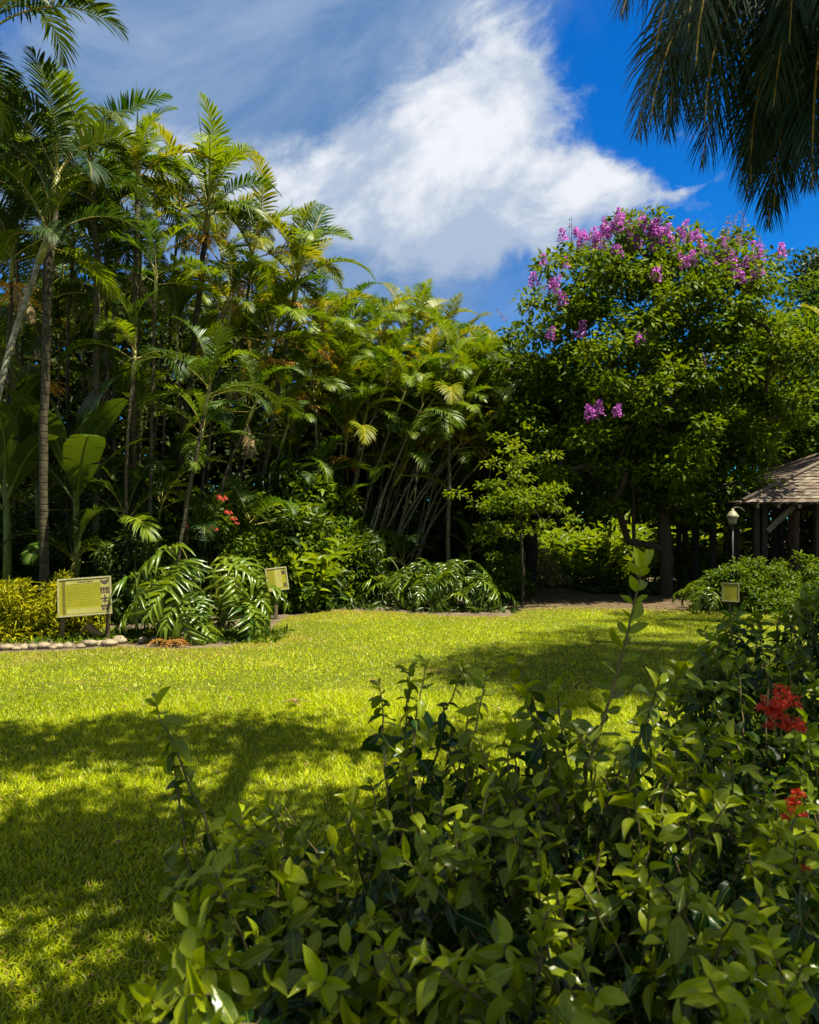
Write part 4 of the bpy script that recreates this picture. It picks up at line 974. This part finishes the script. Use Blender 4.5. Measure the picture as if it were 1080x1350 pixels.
# ------------------------------------------------------------------ information boards
def sign_board(name, loc, w, h, z0, yaw, tilt, roll, label, posts=(-.42, .42), full=True, seed=0):
    """board > face, frame, band, panel, marks; posts stand in the ground"""
    rs = np.random.RandomState(seed); r = thing(name, loc, label, 'sign', None, yaw)
    from mathutils import Matrix
    rot = np.array((Matrix.Rotation(roll, 3, 'Y') @ Matrix.Rotation(-tilt, 3, 'X'))); org = np.array([0, 0, z0 + h / 2])
    def put(nm, mat, bl):
        mb = MB()
        for lo, hi in bl: box(mb, lo, hi, 0, rot, org)
        return mb.build(nm, mat, r, smooth=False)
    put('face', M['sign_face'], [((-w / 2 + .02, -.010, -h / 2 + .02), (w / 2 - .02, .012, h / 2 - .02))])
    t = .022
    put('frame', M['sign_frame'], [((-w / 2, -.022, h / 2 - t), (w / 2, .02, h / 2)), ((-w / 2, -.022, -h / 2), (w / 2, .02, -h / 2 + t)), ((-w / 2, -.022, -h / 2 + t), (-w / 2 + t, .02, h / 2 - t)), ((w / 2 - t, -.022, -h / 2 + t), (w / 2, .02, h / 2 - t))])
    for px in posts:
        mb = MB(); box(mb, (px * w - .028, .022, -.05), (px * w + .028, .07, z0 + h * .75)); mb.build('post', M['wood_post'], r, smooth=False)
    if not full: return r, put
    put('band', M['sign_band'], [((-w * .41, -.0135, -h * .43), (-w * .355, -.010, h * .41))])
    # side column in cream with its four dark marks
    col = [((w * .30, -.013, -h * .44), (w * .455, -.010, h * .44)), ((-w * .345, -.013, -h * .44), (w * .298, -.010, -h * .30)), ((-w * .345, -.013, h * .34), (w * .298, -.010, h * .44))]
    put('panel', M['sign_panel'], col)
    tx = []
    for k in range(11):
        z = h * .29 - k * h * .051; x = -w * .33
        while x < w * .27:
            q = rs.uniform(.015, .05); tx.append(((x, -.012, z - .0035), (min(x + q, w * .285), -.010, z + .0035))); x += q + .009
    put('text', M['sign_text'], tx)
    x0 = w * .375; mk = []
    mb = MB()
    def pl(pts, z):                                  # one flat mark from an outline
        V = [(x0 + a * .07 * w / .7, -.0155, z + b * .07 * w / .7) for a, b in pts]; V = np.array(V) @ rot.T + org; n_ = len(V)
        mb.add(np.vstack([V, V.mean(0)]), None, [(i, (i + 1) % n_, n_) for i in range(n_)], 0)
    z = h * .36
    pl([(-.8, .5), (-.3, .2), (.2, .25), (.75, .45), (.9, .1), (.5, -.45), (0, -.6), (-.4, -.35), (-.75, .1)], z)
    z = h * .14
    for a in (-.6, -.15, .3, .65): pl([(a - .16, .6), (a + .14, .55), (a + .1, -.1), (a + .2, -.7), (a - .1, -.75), (a - .16, 0)], z)
    pl([(-.8, .25), (.8, .35), (.8, .12), (-.8, .02)], z)
    z = -h * .10
    pl([(-.14, .8), (.14, .8), (.14, .25), (.12, -.8), (-.12, -.8), (-.14, .25)], z); pl([(-.75, .2), (.7, .3), (.7, .02), (-.75, -.05)], z)
    pl([(-.1, -.1), (-.65, -.6), (-.5, -.7), (0, -.25)], z); pl([(.1, -.1), (.6, -.55), (.45, -.65), (0, -.25)], z)
    z = -h * .32
    for a in (-.5, 0, .5): pl([(a + .28 * cos(q), .3 + .28 * sin(q)) for q in np.linspace(0, 2 * pi, 9)[:-1]], z)
    for a in (-.3, .35): pl([(a + .3 * cos(q), -.3 + .3 * sin(q)) for q in np.linspace(0, 2 * pi, 9)[:-1]], z)
    mb.build('mark', M['sign_ink'], r, smooth=False)
    tl = []; x = -w * .12
    for q in (.02, .035, .03, .012, .04, .025): tl.append(((x, -.0155, h * .375), (x + q, -.0135, h * .405))); x += q + .008
    put('title', M['sign_ink'], tl)
    return r, put


sign_board('information_board', gp(112, 11.1), .735, .56, .36, R(14), R(12), R(-3.5), 'yellow information board on two wooden posts in front of the croton hedge', seed=1)
r2, put2 = sign_board('information_board', gp(365, 13.7), .40, .42, .52, R(28), R(10), R(-5), 'small yellow board on a post between the split leaf plant and the ginger clump', posts=(0,), full=False)
put2('panel', M['sign_panel'], [((-.03, -.0125, -.16), (.09, -.010, .17)), ((-.17, -.0125, -.18), (-.035, -.010, -.14))])
put2('band', M['sign_band'], [((-.185, -.0135, -.13), (-.165, -.010, .17))])
put2('mark', M['sign_ink'], [((.11, -.0135, -.15), (.16, -.010, -.08)), ((.10, -.0135, .08), (.16, -.010, .14))])
put2('text', M['sign_text'], [((-.15, -.0118, .14 - .03 * k), (-.05, -.010, .15 - .03 * k)) for k in range(9)])
sign_board('information_board', gp(963, 14.35), .31, .36, .26, R(-10), R(6), R(2), 'small plain yellow board in front of the clipped bush', posts=(0,), full=False)


# ------------------------------------------------------------------ timber shelter and lantern
def shelter():
    O = np.array([7.30, 16.6, 0]); r = thing('timber_shelter', O, 'open timber shelter with a shingled hip roof at the right edge', 'shelter')
    hx, hy, ze, za = 4.6, 3.0, 2.22, 3.96; apex = np.array([hx, hy, za]); rs = np.random.RandomState(3)
    cs = [np.array(c, float) for c in ((0, 0, ze), (2 * hx, 0, ze), (2 * hx, 2 * hy, ze), (0, 2 * hy, ze))]
    mb = MB()
    for k in range(4):
        a, b = cs[k], cs[(k + 1) % 4]; n = norm(np.cross(b - a, apex - a)); rows = 22
        mb.add([a - n * .03, b - n * .03, apex - n * .03], None, [(0, 1, 2)], 0, np.tile([.5, .5, .2], (3, 1)))
        for i in range(rows):
            t0 = i / rows; t1 = min(1, (i + 1.35) / rows); L0, R0 = a + (apex - a) * t0, b + (apex - b) * t0; L1, R1 = a + (apex - a) * t1, b + (apex - b) * t1
            wd = np.linalg.norm(R0 - L0); u = 0.0
            while u < wd - .02:
                q = min(rs.uniform(.09, .20), wd - u); f0, f1 = u / wd, (u + q * .96) / wd; j = rs.uniform(-.014, .014); lift = rs.uniform(.016, .034)
                dn = norm(a + b - 2 * apex) * j
                P = [L0 + (R0 - L0) * f0 + n * lift + dn, L0 + (R0 - L0) * f1 + n * lift + dn, L1 + (R1 - L1) * f1 + n * .004, L1 + (R1 - L1) * f0 + n * .004]
                P += [P[0] - n * .015, P[1] - n * .015]; tn = np.clip(rs.normal(.5, .28), 0, 1)
                mb.add(P, [(0, 1, 2, 3), (4, 5, 1, 0)], None, 0, np.tile([.5, .5, tn], (6, 1))); u += q
    roof = mb.build('roof', M['shingle'], r, smooth=False)
    mb = MB()
    for k in range(4): tube(mb, [cs[k] + (0, 0, .05), (cs[k] + apex) / 2 + (0, 0, .05), apex + (0, 0, .05)], .05, 6, 0)
    mb.build('ridge_cap', M['shingle'], roof)
    px = [.62, 2.0, 3.4, 5.8, 7.2, 8.6]
    for x in px:
        for y in (.55, 2 * hy - .55):
            for dx in (-.09, .09):
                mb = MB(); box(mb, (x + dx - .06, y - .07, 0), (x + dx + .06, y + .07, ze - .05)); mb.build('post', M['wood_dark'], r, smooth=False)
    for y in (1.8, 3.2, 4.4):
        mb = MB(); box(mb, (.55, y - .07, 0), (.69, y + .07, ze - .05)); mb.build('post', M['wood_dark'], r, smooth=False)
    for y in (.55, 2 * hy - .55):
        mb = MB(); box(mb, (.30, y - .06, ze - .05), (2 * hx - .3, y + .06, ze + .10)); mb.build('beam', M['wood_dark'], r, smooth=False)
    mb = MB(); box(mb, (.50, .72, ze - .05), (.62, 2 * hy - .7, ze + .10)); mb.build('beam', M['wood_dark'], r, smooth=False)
    sl = (za - ze) / hy
    for i in range(19):
        x = .35 + i * .46; mb = MB(); y1 = 1.1
        V = [(x - .03, .05, ze - .12), (x + .03, .05, ze - .12), (x + .03, y1, ze - .12 + sl * y1), (x - .03, y1, ze - .12 + sl * y1), (x - .03, .05, ze - .02), (x + .03, .05, ze - .02), (x + .03, y1, ze - .05 + sl * y1), (x - .03, y1, ze - .05 + sl * y1)]
        mb.add(V, [(0, 3, 2, 1), (4, 5, 6, 7), (0, 1, 5, 4), (1, 2, 6, 5), (2, 3, 7, 6), (3, 0, 4, 7)]); mb.build('rafter', M['wood_pale'], r, smooth=False)
    for x, sgn in ((.75, 1), (2.13, 1), (3.53, 1)):
        a = np.array([x, .50, ze - .62]); b_ = np.array([x + .6 * sgn, .50, ze - .06]); d = norm(b_ - a); u = np.array([-d[2], 0, d[0]]) * .06; w = np.array([0, .05, 0])
        V = [a - u - w, b_ - u - w, b_ + u - w, a + u - w, a - u + w, b_ - u + w, b_ + u + w, a + u + w]
        mb = MB(); mb.add(V, [(0, 1, 2, 3), (4, 7, 6, 5), (0, 4, 5, 1), (1, 5, 6, 2), (2, 6, 7, 3), (3, 7, 4, 0)]); mb.build('brace', M['wood_pale'], r, smooth=False)
    mb = MB(); box(mb, (.7, .50, .78), (2.0, .58, .86)); box(mb, (2.15, .50, .78), (8.6, .58, .86)); mb.build('rail', M['wood_dark'], r, smooth=False)
    mb = MB(); box(mb, (.2, .3, 0), (2 * hx - .2, 2 * hy - .3, .06)); mb.build('floor_slab', M['wood_post'], r, smooth=False)


shelter()


def lathe(mb, prof, n=14, mat=0, c=(0, 0, 0)):
    an = np.arange(n) / n * 2 * pi; V = np.array([(r * cos(a) + c[0], r * sin(a) + c[1], z + c[2]) for r, z in prof for a in an]); m = len(prof)
    Q = [(i * n + j, i * n + (j + 1) % n, (i + 1) * n + (j + 1) % n, (i + 1) * n + j) for i in range(m - 1) for j in range(n)]; mb.add(V, Q, None, mat)


lp = thing('garden_lamp', gp(966, 16.2), 'cream lantern on a thin dark pole at the corner of the shelter', 'lamp')
mb = MB(); tube(mb, [(0, 0, 0), (0, 0, 1.0), (0, 0, 1.74)], .022, 8); mb.build('pole', M['metal_dark'], lp)
mb = MB(); lathe(mb, [(.0, 1.74), (.075, 1.75), (.085, 1.80), (.10, 1.88), (.095, 1.90)]); mb.build('lantern_body', M['lamp_body'], lp)
mb = MB(); lathe(mb, [(.125, 1.89), (.13, 1.905), (.115, 1.94), (.055, 2.02), (.03, 2.03), (.03, 2.07), (.0, 2.09)]); mb.build('lantern_cap', M['lamp_body'], lp)
mb = MB(); tube(mb, bez((0, 0, 2.08), (.12, 0, 2.16), (.30, .1, 2.02), 7), .012, 6); mb.build('bracket', M['wood_pale'], lp)
# thin dark stem beside the flowering tree
rs = np.random.RandomState(5); st = thing('slim_tree', gp(837, 18.0), 'slim dark stem standing in front of the flowering tree, left of its trunk', 'tree')
mb = MB(); tube(mb, [(0, 0, -.05), (.01, 0, .8), (-.03, 0, 1.7), (.0, .1, 3.2), (-.05, .2, 4.6)], [.06, .05, .045, .04, .02], 8); mb.build('trunk', M['bark'], st)
mb = MB(); clump_leaves(mb, [(np.array([-.05, .2, 4.6]) + rs.normal(0, .35, 3), .4) for k in range(12)], rs, 70, .4, .15); mb.build('crown', M['tree_leaf'], st)


# ------------------------------------------------------------------ the near shrubs
def near_shrub(name, label, targets, bases, mat, seed, Lr=(.028, .074), young=None, cat='shrub', inter=.030, frac=.54, inner=()):
    """stems from the soil to each tip, leaf pairs along the outer part of every stem, a whorl at the tip"""
    rs = np.random.RandomState(seed); st = MB(); fo = MB(); B = [[] for _ in HI]
    org = np.array([np.mean([b[0] for b in bases]), np.mean([b[1] for b in bases]), 0.0])
    root = thing(name, org, label, cat)
    for ti_, t in enumerate(list(targets) + list(inner)):
        t = np.asarray(t, float); old_shaded = ti_ >= len(targets)
        b = np.asarray(bases[np.argmin([np.linalg.norm(np.asarray(q)[:2] - t[:2]) + rs.uniform(0, .5) for q in bases])], float) + np.append(rs.normal(0, .07, 2), 0)
        lean = np.linalg.norm((t - b)[:2]); mid = b + (t - b) * np.array([.45, .45, .58 + .25 * min(1, lean)]) + np.append(rs.normal(0, .13, 2), 0)
        p = bez(b, mid, t, 22); p[1:-1] += rs.normal(0, .004, (20, 3))
        tube(st, p - org, np.linspace(.0075, .0018, 22), 5, 0, False)
        s = np.concatenate([[0], np.cumsum(np.linalg.norm(np.diff(p, axis=0), axis=1))]); tot = s[-1]
        ln = tot * frac * rs.uniform(.7, 1.1) * (1.4 if old_shaded else 1); k = max(4, int(ln / inter)); ds = tot - np.arange(k) * inter * np.linspace(.45, 1.25, k)
        phase = rs.uniform(0, 6.3); stint = rs.normal(-.6 if old_shaded else 0, .10)  # inner stems tinted darker: older leaves, plus painted shade between them
        for i, d in enumerate(ds):
            if d < 0: break
            q = np.array([np.interp(d, s, p[:, j]) for j in range(3)]); q2 = np.array([np.interp(max(0, d - .02), s, p[:, j]) for j in range(3)]); T = norm(q - q2) if np.linalg.norm(q - q2) > 1e-6 else np.array([0, 0, 1.0])
            a = norm(np.cross(T, [.3, .9, .2])); bb = np.cross(T, a); ang = phase + i * 1.45
            for sg in ((0, pi) if rs.rand() < .75 else (0,)):
                o = a * cos(ang + sg) + bb * sin(ang + sg); age = min(1, i / 6)
                up = .80 - 1.0 * age + rs.normal(0, .5)
                D = norm(o + T * up + np.array([0, 0, -.40 * age]) + rs.normal(0, .12, 3))
                U = norm(T * .6 + np.array([0, -.25, .55]) + rs.normal(0, .45, 3)); L = rs.uniform(*Lr) * (.55 + .45 * min(1, (i + 1) / 3.5))
                ti = np.clip((1.0 - .13 * i if i < 6 else .08) + stint * 1.8 + rs.normal(0, .16), .0, 1)  # pale young tips, darker leaves below; also paints light onto the tops
                B[rs.randint(len(HI))].append((*(q - org), *D, *U, L, L * rs.uniform(.38, .64), ti))
    for tp, rows in zip(HI, B):
        A = np.array(rows)
        if len(A): leaves(fo, A[:, :3], A[:, 3:6], A[:, 6:9], A[:, 9], A[:, 10], tp, 0, A[:, 11])
    st.build('stems', M['stem_near'], root); fo.build('foliage', mat, root)
    return root, org


def under_envelope(rs, n, env, x0, x1, ymax, dfun):
    out = []
    while len(out) < n:
        x = rs.uniform(x0, x1); e = np.interp(x, [a for a, _ in env], [b for _, b in env]); y = e + (ymax - e) * rs.uniform(0, 1) ** 1.45
        Y = dfun(x, y) * rs.uniform(.9, 1.14); out.append(at(x, y, Y))
    return out


rs = np.random.RandomState(11)
env = [(190, 1300), (235, 1150), (265, 1080), (330, 1055), (440, 1075), (500, 985), (560, 935), (640, 930), (730, 935), (800, 985), (880, 965), (960, 960), (1100, 1040)]
depth = lambda x, y: np.interp(y, [880, 1000, 1150, 1300, 1500], [2.35, 1.95, 1.46, 1.12, .88])
T = under_envelope(rs, 215, env, 225, 1060, 1480, depth)
# the shoots that stand out of the mass
T += [at(205, 925, 1.75), at(228, 985, 1.75), at(540, 885, 2.1), at(562, 875, 2.05), at(612, 880, 2.0), at(640, 892, 1.95), at(690, 905, 2.0), at(735, 905, 2.1), at(500, 905, 2.1), at(870, 895, 1.7), at(905, 880, 1.9),
      at(300, 1075, 1.6), at(350, 1060, 1.7), at(215, 1130, 1.5), at(250, 1180, 1.4), at(200, 1320, 1.25), at(240, 1290, 1.2), at(175, 1345, 1.25), at(680, 870, 2.2)]
bases = [(.05, 1.75, 0), (.28, 1.5, 0), (.50, 1.85, 0), (.62, 1.45, 0), (.78, 1.7, 0), (.40, 1.25, 0), (-.12, 1.55, 0)]
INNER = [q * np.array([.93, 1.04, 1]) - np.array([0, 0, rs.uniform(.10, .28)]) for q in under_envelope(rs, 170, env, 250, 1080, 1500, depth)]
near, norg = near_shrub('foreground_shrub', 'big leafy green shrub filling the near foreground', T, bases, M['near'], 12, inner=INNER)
# one long shoot, taller than all the rest
sh = MB(); fo = MB(); p = bez(at(775, 1010, 1.62), at(815, 900, 1.62), at(846, 752, 1.62), 20); tube(sh, p - norg, np.linspace(.0045, .0018, 20), 6, 0, False)
q = rs = np.random.RandomState(9)
rows = []
for i, d in enumerate(np.linspace(.04, .97, 15)):
    c = np.array([np.interp(d, np.linspace(0, 1, 20), p[:, j]) for j in range(3)]); an = i * 1.5
    for sg in (0, pi):
        side = np.array([cos(an + sg), .7 * sin(an + sg), .35 + .8 * d ** 2]); rows.append((c, side + rs.normal(0, .2, 3), rs.uniform(.032, .056) * (1.25 - .35 * d), .30 + .6 * d ** 2 + rs.normal(0, .08)))
for a in (0.3, 2.2, 4.0): rows.append((p[-1], np.array([.5 * cos(a), .5 * sin(a), 1.0]), .055, .95))
leaves(fo, np.array([r_[0] for r_ in rows]) - norg, np.array([r_[1] for r_ in rows]), norm(rs.normal(0, .4, (len(rows), 3)) + np.array([0, -.6, .5])), np.array([r_[2] for r_ in rows]), np.array([r_[2] * .48 for r_ in rows]), HI[0], 0, np.array([r_[3] for r_ in rows]))
s1 = sh.build('shoot', M['stem_near'], near); fo.build('shoot_leaves', M['near'], s1)

rs = np.random.RandomState(21)
env2 = [(850, 940), (900, 875), (925, 835), (960, 812), (1010, 795), (1060, 775), (1200, 750)]
d2 = lambda x, y: np.interp(y, [800, 900, 1000, 1150, 1350], [3.3, 2.9, 2.5, 2.1, 1.7])
T2 = under_envelope(rs, 300, env2, 880, 1240, 1300, d2)
b2 = [(1.25, 2.6, 0), (1.5, 3.0, 0), (1.75, 2.6, 0), (1.2, 2.2, 0), (1.6, 2.2, 0), (1.45, 1.8, 0), (2.0, 2.9, 0)]
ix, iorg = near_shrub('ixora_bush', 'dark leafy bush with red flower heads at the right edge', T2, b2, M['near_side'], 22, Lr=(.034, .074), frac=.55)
IX = head_mesh('flower_head', 5, 26, .045, .022, M['petal_red'])
for (px, py, Y, s) in ((1022, 935, 2.02, .9), (1036, 925, 2.05, .7), (1030, 955, 1.98, .8), (1048, 957, 2.05, .6), (1030, 910, 2.05, .42), (1044, 1062, 1.62, .40), (1050, 1048, 1.62, .34), (1040, 1078, 1.60, .3), (1060, 1075, 1.62, .2), (1062, 1145, 1.5, .2)):
    o = link('flower_head', IX, ix); o.location = at(px, py, Y) - iorg; o.rotation_euler = (0, 0, px); o.scale = (s,) * 3
